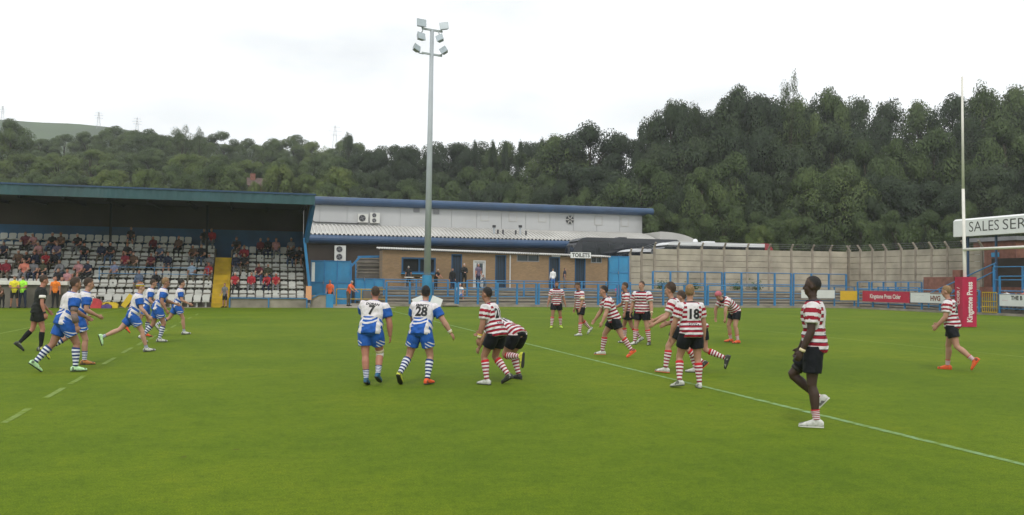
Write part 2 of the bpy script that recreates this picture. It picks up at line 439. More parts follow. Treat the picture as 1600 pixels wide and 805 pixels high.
mk('sign_cream', (.74, .68, .64), .6, .05, 2)
mk('coach_grey', (.045, .047, .055), .35, .15, .5)
mk('coach_white', (.72, .73, .74), .3, .04, .5)
mk('coach_red', (.33, .035, .045), .3, .1, .5)
mk('coach_glass', (.012, .015, .022), .08, .1, .5, spec=.6)
mk('pane', (.05, .065, .075), .1, .15, .8, spec=.6)
mk('bark', (.055, .042, .030), .95, .35, 2, bmp=.6, bscale=8)
mk('roof_tile', (.085, .055, .045), .9, .3, 3)
mk('flowers', (.70, .35, .18), .8, .3, 30)
mk('bag_red', (.50, .05, .06), .7, .2, 5)
mk('bag_purple', (.10, .06, .22), .7, .2, 5)
mk('plastic_yellow', (.66, .46, .03), .5, .1, 4)
mk('soil', (.05, .045, .03), .95, .3, 2)
m, nt, b = base_mat('brick', .9)
tc = nt.nodes.new('ShaderNodeTexCoord'); mp = nt.nodes.new('ShaderNodeMapping'); mp.inputs['Rotation'].default_value = (rad(90), 0, 0)
nt.links.new(tc.outputs['Object'], mp.inputs[0]); bt = nt.nodes.new('ShaderNodeTexBrick'); nt.links.new(mp.outputs[0], bt.inputs['Vector'])
bt.inputs['Scale'].default_value = 1.0; bt.inputs['Brick Width'].default_value = .225; bt.inputs['Row Height'].default_value = .075; bt.inputs['Mortar Size'].default_value = .006
bt.inputs['Color1'].default_value = (.32, .20, .10, 1); bt.inputs['Color2'].default_value = (.25, .16, .08, 1); bt.inputs['Mortar'].default_value = (.23, .19, .14, 1)
n2 = noise(nt, .5, 6); f_ = ramp(nt, n2.outputs['Fac'], [(.4, (0, 0, 0)), (.75, (.45,) * 3)]); o_ = mixc(nt, f_, bt.outputs['Color'], (.15, .10, .06))
nt.links.new(o_, b.inputs['Base Color'])
m, nt, b = base_mat('brick_red', .9); n2 = noise(nt, 3, 6); nt.links.new(ramp(nt, n2.outputs['Fac'], [(.3, (.16, .065, .045)), (.7, (.27, .12, .085))]), b.inputs['Base Color'])
# corner pieces: glossy jersey-free leaves
def leaf_mat(name, stops):
    m, nt, b = base_mat(name, .65, 0, .25)
    a = nt.nodes.new('ShaderNodeAttribute'); a.attribute_name = 'lv'
    oi = nt.nodes.new('ShaderNodeObjectInfo')
    f = E(nt, a.outputs['Fac']) * .62 + E(nt, oi.outputs['Random']) * .38
    c = ramp(nt, f.k, stops); nt.links.new(c, b.inputs['Base Color'])
    an = nt.nodes.new('ShaderNodeAttribute'); an.attribute_name = 'cn'; vt = nt.nodes.new('ShaderNodeVectorTransform'); vt.vector_type = 'NORMAL'; vt.convert_from = 'OBJECT'; vt.convert_to = 'WORLD'
    nt.links.new(an.outputs['Vector'], vt.inputs[0]); nt.links.new(vt.outputs[0], b.inputs['Normal'])
    tr = nt.nodes.new('ShaderNodeBsdfTranslucent'); nt.links.new(c, tr.inputs['Color'])
    mx = nt.nodes.new('ShaderNodeMixShader'); mx.inputs[0].default_value = .18
    out = nt.nodes['Material Output']; nt.links.new(b.outputs[0], mx.inputs[1]); nt.links.new(tr.outputs[0], mx.inputs[2]); nt.links.new(mx.outputs[0], out.inputs['Surface'])
mk('weed_leaf', (.055, .10, .022), .8, .4, 6)
leaf_mat('leaf_dark', [(.1, (.026, .044, .022)), (.5, (.040, .064, .028)), (.9, (.060, .086, .034))])
leaf_mat('leaf_mid', [(.1, (.050, .080, .026)), (.5, (.080, .120, .038)), (.9, (.120, .165, .050))])
leaf_mat('leaf_light', [(.1, (.075, .112, .028)), (.5, (.115, .165, .040)), (.9, (.165, .205, .052))])

# ------------------------------------------------------------------ people
def Rx(a): c, s = math.cos(a), math.sin(a); return np.array([[1, 0, 0], [0, c, -s], [0, s, c]])
def Ry(a): c, s = math.cos(a), math.sin(a); return np.array([[c, 0, s], [0, 1, 0], [-s, 0, c]])
def Rz(a): c, s = math.cos(a), math.sin(a); return np.array([[c, -s, 0], [s, c, 0], [0, 0, 1]])
def unit(v): v = np.array(v, float); return v / max(1e-9, np.linalg.norm(v))

class Union:
    """overlapping closed shapes that become one continuous skin"""
    def __init__(s): s.v, s.f, s.S = [], [], []
    def loft(s, rings, tagname=None, n=14, p=2.0):
        k = len(s.v)
        for c, ax, ay in rings:
            for j in range(n):
                t = 2 * math.pi * j / n; ct, st = math.cos(t), math.sin(t)
                q = (abs(ct) ** p + abs(st) ** p) ** (-1 / p)
                s.v.append(c + ax * ct * q + ay * st * q)
        m = len(rings)
        for i in range(m - 1):
            s.f += [(k + i * n + j, k + i * n + (j + 1) % n, k + (i + 1) * n + (j + 1) % n, k + (i + 1) * n + j) for j in range(n)]
        s.f += [tuple(range(k + n - 1, k - 1, -1)), tuple(range(k + (m - 1) * n, k + m * n))]
        if tagname:
            for i in range(m - 1):
                for u in (0, .33, .66):
                    a, b = rings[i], rings[i + 1]
                    r = lambda g: (np.linalg.norm(g[1]) + np.linalg.norm(g[2])) / 2
                    s.S.append((a[0] * (1 - u) + b[0] * u, r(a) * (1 - u) + r(b) * u, tagname, (i + u) / (m - 1)))
    def limb(s, pts, rs, ref, tagname=None, n=12, sq=None):
        rings = []
        for i, p in enumerate(pts):
            d = unit(pts[min(i + 1, len(pts) - 1)] - pts[max(i - 1, 0)])
            a = unit(np.cross(d, ref)); b = np.cross(a, d)
            q = 1.0 if sq is None else sq[i]
            rings.append((p, a * rs[i] * q, b * rs[i]))
        s.loft(rings, tagname, n)
    def ell(s, c, M, r, tagname=None, n=12, k=8):
        b0 = len(s.v)
        for i in range(k + 1):
            t = math.pi * i / k
            for j in range(n):
                u = 2 * math.pi * j / n
                s.v.append(c + M @ np.array([r[0] * math.sin(t) * math.cos(u), r[1] * math.sin(t) * math.sin(u), r[2] * math.cos(t)]))
        for i in range(k):
            s.f += [(b0 + i * n + j, b0 + (i + 1) * n + j, b0 + (i + 1) * n + (j + 1) % n, b0 + i * n + (j + 1) % n) for j in range(n)]
        if tagname: s.S.append((np.array(c), float(np.mean(r)), tagname, 0.5))
    def skin(s, voxel, smooth=4):
        me = bpy.data.meshes.new('tmp'); me.from_pydata([tuple(p) for p in s.v], [], s.f)
        bm = bmesh.new(); bm.from_mesh(me); bmesh.ops.remove_doubles(bm, verts=bm.verts, dist=1e-5)
        bmesh.ops.recalc_face_normals(bm, faces=bm.faces); bm.to_mesh(me); bm.free()
        o = bpy.data.objects.new('tmp', me); tmp_scene.collection.objects.link(o)
        md = o.modifiers.new('r', 'REMESH'); md.mode = 'VOXEL'; md.voxel_size = voxel
        sm = o.modifiers.new('s', 'SMOOTH'); sm.factor = 0.5; sm.iterations = smooth
        with bpy.context.temp_override(scene=tmp_scene, view_layer=tmp_scene.view_layers[0]):
            dg = bpy.context.evaluated_depsgraph_get()
        ev = o.evaluated_get(dg).to_mesh()
        nv = len(ev.vertices); V = np.empty(nv * 3); ev.vertices.foreach_get('co', V); V = V.reshape(-1, 3)
        Fc = [tuple(p.vertices) for p in ev.polygons]
        bpy.data.objects.remove(o); bpy.data.meshes.remove(me)
        return V, Fc
tmp_scene = bpy.data.scenes.new('tmp')

TORSO = [(-.115, .080, .070, 0), (-.08, .135, .108, -.006), (-.02, .170, .130, -.014), (.04, .168, .124, -.010), (.12, .154, .110, 0),
         (.20, .148, .104, .004), (.28, .158, .112, .006), (.36, .176, .124, .008), (.43, .188, .126, .006), (.48, .184, .112, 0),
         (.52, .152, .093, -.005), (.555, .098, .074, -.008), (.585, .066, .066, -.004), (.615, .060, .063, .004)]

def skeleton(P):
    g = P.get; K = {}
    b = K['b'] = g('bulk', 1.0)
    lp, lc = rad(g('lp', 0)), rad(g('lc', g('lp', 0)))
    side, tw = rad(g('side', 0)), rad(g('twist', 0))
    ss = np.linspace(-.12, .64, 58); ds = ss[1] - ss[0]; Rs, ps, p = [], [], np.zeros(3)
    for s in ss:
        w = min(1, max(0, s / .42)); w = w * w * (3 - 2 * w)
        R = Rz(tw * w) @ Ry(side * w) @ Rx(-(lp + (lc - lp) * w)); Rs.append(R)
        ps.append(p.copy()); p = p + R[:, 2] * ds
    ps = np.array(ps); i0 = int(round(.12 / ds)); ps -= ps[i0]
    K['at'] = lambda s: (ps[min(57, max(0, int(round((s + .12) / ds))))], Rs[min(57, max(0, int(round((s + .12) / ds))))])
    K['ss'], K['ps'], K['Rs'] = ss, ps, Rs
    # head
    pn, Rn = K['at'](.60); Hd = Rz(tw + rad(g('hy', 0))) @ Rx(-rad(g('hp', 0)))
    K['neck'] = pn; K['head'] = pn + Rn[:, 2] * .015 + Hd[:, 2] * .01 + Hd[:, 1] * .012; K['Hd'] = Hd
    # arms: absolute directions (flex forward, abduction out) for upper arm and forearm
    Tw = Rz(tw)
    for sd, n in ((1, 'r'), (-1, 'l')):
        p, R = K['at'](.485)
        sh = p + R @ np.array([sd * .178 * b, 0, 0])
        f, a, f2, a2 = [rad(x) for x in g('arm' + n, (5, 10, 15, 6))]
        d1 = Tw @ np.array([sd * math.sin(a), math.sin(f) * math.cos(a), -math.cos(f) * math.cos(a)])
        d2 = Tw @ np.array([sd * math.sin(a2), math.sin(f2) * math.cos(a2), -math.cos(f2) * math.cos(a2)])
        el = sh + d1 * .295; wr = el + d2 * .255
        K['arm' + n] = (sh, el, wr, d1, d2)
        p, R = K['at'](0)
        hp = p + R @ np.array([sd * .092 * b, 0, -.03])
        f, a, f2, a2 = [rad(x) for x in g('leg' + n, (0, 3, 0, 2))]
        d1 = np.array([sd * math.sin(a), math.sin(f) * math.cos(a), -math.cos(f) * math.cos(a)])
        d2 = np.array([sd * math.sin(a2), math.sin(f2) * math.cos(a2), -math.cos(f2) * math.cos(a2)])
        kn = hp + d1 * .43; an = kn + d2 * .415
        fy, fp = rad(g('foot' + n, (8, 0))[0]), rad(g('foot' + n, (8, 0))[1])
        Fm = Rz(-sd * fy) @ Rx(-fp)
        K['leg' + n] = (hp, kn, an, d1, d2); K['ft' + n] = Fm
    return K

FOOT = [(-.078, -.052, .020, .026), (-.055, -.046, .033, .040), (-.005, -.034, .036, .052), (.05, -.046, .039, .040),
        (.11, -.058, .045, .028), (.16, -.065, .042, .021), (.20, -.070, .024, .013)]
def foot_rings(K, n, grow=0.0):
    an, Fm = K['leg' + n][2], K['ft' + n]; out = []
    for y, z, w, h in FOOT:
        yy = y - grow if y < 0 else y + grow * (1 if y > .15 else 0)
        out.append((an + Fm @ np.array([0, yy, z]), Fm[:, 0] * (w + grow), Fm[:, 2] * (h + grow)))
    return out
def torso_rings(K, lo, hi, gw=0.0, gd=0.0, minw=0.0, mind=0.0, minup=.25):
    rings = []; b = K['b']
    ks = sorted(set([lo, hi] + [t[0] for t in TORSO if lo < t[0] < hi]))
    for s in ks:
        hw = np.interp(s, [t[0] for t in TORSO], [t[1] for t in TORSO]); hd = np.interp(s, [t[0] for t in TORSO], [t[2] for t in TORSO])
        of = np.interp(s, [t[0] for t in TORSO], [t[3] for t in TORSO])
        bb = 1 + (b - 1) * min(1, max(0, (.60 - s) / .1))
        hw, hd = hw * bb + gw, hd * bb + gd
        if s < minup: hw, hd = max(hw, minw * b), max(hd, mind * b)
        p, R = K['at'](s)
        rings.append((p + R[:, 1] * of, R[:, 0] * hw, R[:, 1] * hd))
    return rings
ARM_T = [0, .2, .45, .75, 1.0]; ARM_R = [.066, .064, .058, .049, .044]
FORE_T = [.12, .3, .6, .85, 1.0]; FORE_R = [.047, .048, .039, .031, .028]
THI_T = [0, .2, .5, .8, 1.0]; THI_R = [.094, .092, .080, .063, .056]
SHK_T = [.08, .25, .45, .7, .9, 1.0]; SHK_R = [.053, .060, .056, .043, .036, .036]
def legs_pts(K, n, grow=0.0, t0=0.0, t1=1.0, part='shank'):
    hp, kn, an, d1, d2 = K['leg' + n]
    back = unit(np.cross(np.cross(d2, np.array([0, -1., 0.001])), d2)) * -1
    T, Rr, a, c = (SHK_T, SHK_R, kn, an) if part == 'shank' else (THI_T, THI_R, hp, kn)
    ts = [t0] + [t for t in T if t0 < t < t1] + [t1]
    pts, rs = [], []
    for t in ts:
        p = a + (c - a) * t
        if part == 'shank': p = p + np.array([0, -1., 0]) * .014 * math.exp(-((t - .3) / .22) ** 2)
        pts.append(p); rs.append(np.interp(t, T, Rr) * (1 + (K['b'] - 1) * .8) + grow)
    return pts, rs
def hand(U, K, n, sd, curl, tagname):
    sh, el, wr, d1, d = K['arm' + n]
    inward = np.array([-sd * 1.0, 0.15, 0]); inward = unit(inward - d * (inward @ d))
    w = np.cross(d, inward); w = w if w[1] + w[2] * .3 > 0 else -w
    U.limb([wr - d * .01, wr + d * .03, wr + d * .07, wr + d * .09], [.018, .019, .018, .014], inward, tagname, sq=[1.5, 2.0, 2.25, 2.2])
    c = rad(curl)
    for k, (o, L) in enumerate(((.031, .070), (.0105, .080), (-.0105, .075), (-.031, .058))):
        p = wr + d * .085 + w * o; ang = 0; pts, rs = [p - d * .02, p], [.0095, .0095]
        for j in range(3):
            ang += c * (0.7 + .15 * j); dd = d * math.cos(ang) + inward * math.sin(ang)
            p = p + dd * L * (.42, .32, .26)[j]; pts.append(p); rs.append((.0092, .0088, .0075)[j])
        U.limb(pts, rs, w, tagname, n=8)
    p = wr + d * .025 + w * .03; dd = unit(d * .75 + w * .6 + inward * .25); q = p + dd * .045
    U.limb([p - w * .012, p, q, q + unit(d + inward * .5 + w * .1) * .032], [.013, .0125, .0105, .008], inward, tagname, n=8)
def body_union(P, K, hands=True, clothes=None):
    """clothes: None for a bare body; else a set of loose garments swollen into the same skin (small background figures)"""
    U = Union(); c = clothes or {}
    gt = c.get('top', 0.0); gl = c.get('leg', 0.0)
    U.loft(torso_rings(K, -.115, .10, gl, gl), 'hips', 16, 2.3)
    U.loft(torso_rings(K, -.02, .575, gt, gt), 'trunk', 16, 2.3)
    U.loft(torso_rings(K, .54, .615), 'neck', 14)
    Hd, hc = K['Hd'], K['head']
    U.limb([K['at'](.56)[0], hc + Hd[:, 2] * .01, hc + Hd[:, 2] * .07 - Hd[:, 1] * .01], [.062, .058, .055], Hd[:, 1], 'neck')
    def h(x, y, z): return hc + Hd @ np.array([x, y, z])
    U.ell(h(0, -.010, .138), Hd, (.076, .096, .096), 'skull', 16, 12)
    U.ell(h(0, .030, .068), Hd, (.057, .062, .078), 'face', 14, 10)
    U.ell(h(0, .058, .020), Hd, (.032, .028, .022), 'face', 10, 8)
    U.ell(h(0, .098, .088), Hd @ Rx(.35), (.013, .017, .030), 'face', 8, 8)
    U.ell(h(0, .074, .124), Hd, (.048, .018, .014), 'face', 10, 6)
    for sd in (1, -1):
        U.ell(h(sd * .078, -.008, .098), Hd @ Rz(-sd * .35), (.010, .022, .034), 'face', 8, 8)
        U.ell(h(sd * .036, .052, .078), Hd, (.026, .030, .028), 'face', 8, 8)
    for n, sd in (('r', 1), ('l', -1)):
        sh, el, wr, d1, d2 = K['arm' + n]; bb = 1 + (K['b'] - 1) * 1.1
        pts = [sh + (el - sh) * t for t in ARM_T]; p, R = K['at'](.47)
        U.limb([p + R[:, 0] * sd * .10 + R[:, 2] * .01] + pts, [(.062) * bb + gt * .6] + [r * bb + gt for r in ARM_R], np.array([sd * .2, 1, .1]), 'upper' + n)
        g2 = gt if c.get('long') else 0
        U.limb([el - d1 * .03, el] + [el + (wr - el) * t for t in FORE_T], [.042 * bb + g2, .045 * bb + g2] + [r * bb + g2 * (1 if t < .95 else .3) for t, r in zip(FORE_T, FORE_R)],
               np.array([sd * .2, .3, 1]), 'fore' + n)
        if hands: hand(U, K, n, sd, P.get('curl', 28), 'hand')
        else:
            U.limb([wr - d2 * .01, wr + d2 * .05, wr + d2 * .11, wr + d2 * .16], [.026, .036, .034, .016], np.array([sd * 1., .2, .3]), 'hand')
        pts, rs = legs_pts(K, n, gl, part='thigh'); p0, R0 = K['at'](0)
        U.limb(pts, rs, np.array([sd * .1, 1, .3]), 'thigh' + n, 14)
        pts, rs = legs_pts(K, n, gl if c.get('trousers') else 0)
        kn = K['leg' + n][1]
        U.limb([kn - K['leg' + n][3] * .05, kn + np.array([0, .006, 0])] + pts, [rs[0] * 1.0, rs[0] * 1.04] + rs, np.array([sd * .1, 1, .2]), 'shank' + n)
        U.loft(foot_rings(K, n, .006 if c else -.004), 'foot', 12, 2.4)
    return U
def ground_shift(K):
    z = 9
    for n in 'rl':
        for c, a, b in foot_rings(K, n, .008): z = min(z, (c - np.abs(b)[2] * np.array([0, 0, 1]))[2] - abs(a[2]))
    return z
def to_obj(name, V, Fc, mats, parent=None, slots=None):
    me = bpy.data.meshes.new(name); me.from_pydata([tuple(p) for p in V], [], Fc)
    for m in (mats if isinstance(mats, (list, tuple)) else [mats]): me.materials.append(m)
    if slots is not None: me.polygons.foreach_set('material_index', slots)
    me.polygons.foreach_set('use_smooth', [True] * len(me.polygons))
    o = bpy.data.objects.new(name, me); col.objects.link(o)
    if parent: o.parent = parent
    return o
def nearest(V, S):
    C = np.array([s[0] for s in S], np.float32); R = np.array([s[1] for s in S], np.float32) * .85; V = np.asarray(V, np.float32)
    out = np.empty(len(V), int); c2 = (C * C).sum(1)[None]
    for i in range(0, len(V), 4000):
        v = V[i:i + 4000]; d2 = (v * v).sum(1)[:, None] + c2 - 2 * v @ C.T
        out[i:i + 4000] = (np.sqrt(np.maximum(d2, 0)) - R[None]).argmin(1)
    return out
def hair_mesh(K, style):
    """scalp cap with an uneven hairline; style = (grow, fringe, nape, rough)"""
    gw, fr, nape, rg = style; Hd, hc = K['Hd'], K['head']; n, k = 36, 24; V = []; keep = {}; FD = []
    r = random.Random(int(gw * 9999) + int(rg * 777))
    for i in range(k + 1):
        t = math.pi * i / k
        for j in range(n):
            u = 2 * math.pi * j / n
            d = np.array([math.sin(t) * math.cos(u), math.sin(t) * math.sin(u), math.cos(t)])
            lim = np.interp(d[1], [-1, -.45, -.05, .3, .62, 1], [nape, nape + .1, -.22, .10, fr + .04, fr + .10 - .10 * (abs(d[0]) < .12)]) + r.uniform(-.05, .05)
            on = d[2] > lim; FD.append(min(1, max(0, (d[2] - lim) / .55)))
            q = 1 + r.uniform(-1, 1) * rg
            top = gw * (.35 + 1.3 * max(0, d[2]))
            R = np.array([.077 + top * .7, .097 + top * .8, .097 + top])
            V.append(hc + Hd @ (np.array([0, -.010, .138]) + d * R * (q if on else .93))); keep[(i, j % n)] = on
    Fc = []
    for i in range(k):
        for j in range(n):
            j2 = (j + 1) % n
            if keep[(i, j)] or keep[(i + 1, j)] or keep[(i, j2)] or keep[(i + 1, j2)]:
                Fc.append((i * n + j, (i + 1) * n + j, (i + 1) * n + j2, i * n + j2))
    return np.array(V), Fc, FD
def put_on_cloth(bvh, vs, fs, org, ax, ay, dirn, lift):
    """print: carry flat lettering onto the cloth"""
    bm = bmesh.new(); bv = [bm.verts.new(v) for v in vs]
    for f in fs:
        try: bm.faces.new([bv[i] for i in f])
        except ValueError: pass
    bmesh.ops.triangulate(bm, faces=bm.faces)
    for _ in range(3):
        es = [e for e in bm.edges if e.calc_length() > .022]
        if es: bmesh.ops.subdivide_edges(bm, edges=es, cuts=1)
    bmesh.ops.triangulate(bm, faces=bm.faces)
    V = []
    for v in bm.verts:
        o = org + ax * v.co.x + ay * v.co.y - dirn * .6
        h = bvh.ray_cast(Vector(o), Vector(dirn))[0]
        p = np.array(h) if h is not None else org + ax * v.co.x + ay * v.co.y
        V.append(p - dirn * lift)
    bm.verts.index_update(); Fc = [tuple(v.index for v in f.verts) for f in bm.faces]; bm.free()
    return V, Fc

def player(px, py, face, anchor, P, kit, label, scale=1.0, skin='skin_light', hair=('hair_brown', (.008, .35, -.55, .02)),
           number=None, name=None, bands=(), boots=('boot_white', 'boot_white'), sole='sole_dark', cap=None, beard=None, sock_top=.16, vox=.0115, shorts=None, group=None, cat='player', sock_len=None):
    K = skeleton(P); zg = ground_shift(K); sh = np.array([0, 0, -zg])
    for key in ('ps',): K[key] = K[key]
    gp = gr(px, py); az = math.atan2(gp[0], gp[1]) + rad(face); yaw = -az
    an = {'r': K['legr'][2] + K['ftr'] @ np.array([0, .05, 0]), 'l': K['legl'][2] + K['ftl'] @ np.array([0, .05, 0])}
    a = an[anchor] if anchor in an else (an['r'] + an['l']) / 2
    off = np.array([a[0], a[1], zg])
    def fin(V): return (np.array(V) - off) * scale
    U = body_union(P, K); V, Fc = U.skin(vox, 5)
    ix = nearest(V, U.S); sc_ = np.array([q[0] for q in U.S]); cut = dict(hips=1.1, trunk=.93, thighr=.42, thighl=.42, upperr=.40, upperl=.40)
    inn = np.array([1.0 if q[3] < cut.get(q[2], -1) else 0.0 for q in U.S])[ix]; dv = sc_[ix] - V; dv /= np.linalg.norm(dv, axis=1)[:, None] + 1e-9
    V = V + dv * (inn * .016)[:, None]                # the body lies a little inside its clothes
    root = to_obj('person', fin(V), Fc, MATS[skin])
    root.location = tuple(gp); root.rotation_euler = (0, 0, yaw)
    tag(root, label, cat, group)
    # jersey
    J = Union()
    J.loft(torso_rings(K, -.065, .572, .017, .016, .184, .142, .16), 'trunk', 18, 2.4)
    for n, sd in (('r', 1), ('l', -1)):
        s0, el = K['arm' + n][0], K['arm' + n][1]; p, R = K['at'](.47); bb = 1 + (K['b'] - 1) * 1.1
        ts = [0, .2, .4, .55, .66]
        J.limb([p + R[:, 0] * sd * .09 + R[:, 2] * .012] + [s0 + (el - s0) * t for t in ts], [.072 * bb] + [x * bb for x in (.079, .079, .077, .077, .076)],
               np.array([sd * .2, 1, .1]), 'sl' + n, 14)
    V, Fc = J.skin(vox * 1.05, 4); idx = nearest(V, J.S)
    tg = [s[2] for s in J.S]; tt = np.array([s[3] for s in J.S])
    sl = np.array([1.0 if tg[i] != 'trunk' else 0.0 for i in idx]); tsv = tt[idx]
    D = nearest(V, [(p, 0.0) for p in K['ps'][::2]]) * 2
    gc = np.empty((len(V), 3))
    for i, k in enumerate(D):
        q = (V[i] - K['ps'][k]) @ K['Rs'][k]; gc[i] = (q[0], q[1], K['ss'][k] + q[2])
    # soft folds
    r = random.Random(label); ph = [r.uniform(0, 6) for _ in range(6)]
    w = (np.sin(gc[:, 2] * 34 + gc[:, 0] * 16 + ph[0]) * np.sin(gc[:, 0] * 23 + gc[:, 1] * 19 + ph[1]) + .6 * np.sin(gc[:, 2] * 60 - gc[:, 0] * 31 + gc[:, 1] * 27 + ph[2])) * np.clip((.45 - gc[:, 2]) / .2, .25, 1)
    C = np.array([s[0] for s in J.S])[idx]; nd = V - C; nd /= np.linalg.norm(nd, axis=1)[:, None] + 1e-9
    V = V + nd * (w * .0065)[:, None]
    jer = to_obj('jersey', fin(V), Fc, MATS['jersey_' + kit], root)
    at = jer.data.attributes.new('gc', 'FLOAT_VECTOR', 'POINT'); at.data.foreach_set('vector', gc.ravel())
    at = jer.data.attributes.new('sl', 'FLOAT', 'POINT'); at.data.foreach_set('value', sl)
    at = jer.data.attributes.new('ts', 'FLOAT', 'POINT'); at.data.foreach_set('value', tsv)
    if number or name:
        bvh = BVHTree.FromPolygons([Vector(p) for p in V], Fc)
        for txt, s, size, sx, bd in ((number, .335, .235, .95, .010), (name, .455, .070, 1.0, .003)):
            if not txt: continue
            p, R = K['at'](s); vs, fs = mesh_text(txt, size, bd); vs = [(x * sx, y, 0) for x, y, z in vs]
            V2, F2 = put_on_cloth(bvh, vs, fs, p, R[:, 0], R[:, 2], R[:, 1], .003)
            to_obj('shirt_number' if txt == number else 'shirt_name', fin(V2), F2, MATS['print_black'], jer)
    # shorts
    S = Union(); S.loft(torso_rings(K, -.10, .06, .008, .006), 'trunk', 18, 2.3)
    for n, sd in (('r', 1), ('l', -1)):
        pts, rs = legs_pts(K, n, .018, 0, shorts or (.58 if kit == 'wave' else .53), 'thigh'); rs = [x + .006 * i for i, x in enumerate(rs)]
        S.limb([pts[0] + np.array([0, 0, .05])] + pts, [rs[0] * .95] + rs, np.array([sd * .1, 1, .3]), 'leg' + n, 16)
    V, Fc = S.skin(vox * 1.05, 4)
    w = np.sin(V[:, 2] * 40 + V[:, 0] * 22 + ph[3]) * np.sin(V[:, 0] * 29 + V[:, 1] * 24 + ph[4])
    V = V + (V - V.mean(0)) * (w * .012 + .012)[:, None]
    so = to_obj('shorts', fin(V), Fc, MATS['shorts_' + kit], root)
    V0 = V - K['at'](0)[0]
    at = so.data.attributes.new('gc', 'FLOAT_VECTOR', 'POINT'); at.data.foreach_set('vector', V0.ravel())
    # socks, boots
    for n, sd, bo in (('r', 1, boots[0]), ('l', -1, boots[1])):
        t0 = sock_top if sock_len is None else sock_len[0 if n == 'r' else 1]
        pts, rs = legs_pts(K, n, .006, t0, 1.0); Q = Union()
        ts = np.linspace(t0, 1.0, 12); P3 = np.array(pts); tk = np.array([t0] + [t for t in SHK_T if t0 < t < 1] + [1.0])
        pp = [np.array([np.interp(t, tk, P3[:, k]) for k in range(3)]) for t in ts]; rr = [float(np.interp(t, tk, rs)) + (.004 if i < 1 else 0) for i, t in enumerate(ts)]
        Q.limb(pp, rr, np.array([sd * .1, 1, .2]), None, 16)
        s_o = to_obj('sock', fin(Q.v), Q.f, MATS['sock_' + kit], root)
        at = s_o.data.attributes.new('ts', 'FLOAT', 'POINT'); at.data.foreach_set('value', np.repeat((ts - t0) / (1 - t0), 16))
        B = Union(); B.loft(foot_rings(K, n, .006), None, 16, 2.6)
        an_, Fm = K['leg' + n][2], K['ft' + n]
        B.limb([an_ + K['leg' + n][4] * -.03, an_, an_ + Fm[:, 2] * -.03], [.041, .042, .042], Fm[:, 1], None, 14)
        V, Fc = B.skin(.011, 2); bo_o = to_obj('boot', fin(V), Fc, MATS[bo], root)
        B = Union()
        B.loft([(an_ + Fm @ np.array([0, y, -.086]), Fm[:, 0] * ww, Fm[:, 2] * .009) for y, ww in ((-.086, .02), (-.06, .040), (0, .040), (.07, .045), (.13, .052), (.18, .044), (.208, .022))], None, 12, 2.4)
        to_obj('sole', fin(B.v), B.f, MATS[sole], bo_o)
    # head
    if hair:
        V, Fc, FD = hair_mesh(K, hair[1]); ho = to_obj('hair', fin(V), Fc, MATS[hair[0]], root); at = ho.data.attributes.new('fd', 'FLOAT', 'POINT'); at.data.foreach_set('value', FD)
    Hd, hc = K['Hd'], K['head']
    for sd in (1, -1):
        B = Union(); B.ell(hc + Hd @ np.array([sd * .031, .083, .104]), Hd, (.013, .008, .007), None, 8, 6); to_obj('eye', fin(B.v), B.f, MATS['eye'], root)
    B = Union(); B.ell(hc + Hd @ np.array([0, .088, .046]), Hd, (.022, .008, .007), None, 10, 6); to_obj('mouth', fin(B.v), B.f, MATS['lips'], root)
    if beard:
        B = Union()
        B.ell(hc + Hd @ np.array([0, .030, .045]), Hd, (.060, .064, .062), None, 16, 10); V, Fc = np.array(B.v), B.f
        q = (V - hc) @ Hd; ok = [all(q[i][2] < .062 and q[i][1] > -.02 for i in f) for f in Fc]
        to_obj('beard', fin(V), [f for f, k in zip(Fc, ok) if k], MATS[beard], root)
    if cap:
        B = Union()
        rings = []
        if cap == 'scrum':
            B.ell(hc + Hd @ np.array([0, -.010, .142]), Hd, (.090, .110, .104), None, 18, 12); V = np.array(B.v); q = (V - hc) @ Hd
            ok = [all((q[i][2] > .13 or q[i][1] < .035) and q[i][2] > .045 for i in f) for f in B.f]
            to_obj('scrum_cap', fin(V), [f for f, k in zip(B.f, ok) if k], MATS['scrum_cap'], root)
        else:
            for z, m in ((.150, 'band_yellow'), (.168, 'print_black'), (.184, 'cloth_white')):
                B = Union(); rr = math.sqrt(max(.05, 1 - ((z - .138) / .1) ** 2))
                c = hc + Hd @ np.array([0, -.010, z])
                B.loft([(c - Hd[:, 2] * .009, Hd[:, 0] * .088 * rr, Hd[:, 1] * .108 * rr), (c + Hd[:, 2] * .009, Hd[:, 0] * .086 * rr, Hd[:, 1] * .106 * rr)], None, 18)
                to_obj('head_band', fin(B.v), B.f, MATS[m], root)
    for limb, t, wd, mt in bands:                # tape and bandages round a limb
        B = Union(); n = limb[-1]; part = limb[:-1]
        if part == 'fore': a0, b0 = K['arm' + n][1], K['arm' + n][2]; r0 = np.interp(t, FORE_T, FORE_R)
        elif part == 'upper': a0, b0 = K['arm' + n][0], K['arm' + n][1]; r0 = np.interp(t, ARM_T, ARM_R)+ (.018 if t < .66 else 0)
        elif part == 'thigh': a0, b0 = K['leg' + n][0], K['leg' + n][1]; r0 = np.interp(t, THI_T, THI_R)
        else: a0, b0 = K['leg' + n][1], K['leg' + n][2]; r0 = np.interp(t, SHK_T, SHK_R)
        d = unit(b0 - a0); c = a0 + (b0 - a0) * t; r0 = r0 * (1 + (K['b'] - 1)) + .006
        B.limb([c - d * wd / 2, c, c + d * wd / 2], [r0, r0 + .001, r0], np.array([.1, 1, .3]), None, 14)
        to_obj('tape', fin(B.v), B.f, MATS[mt], root)
    return root

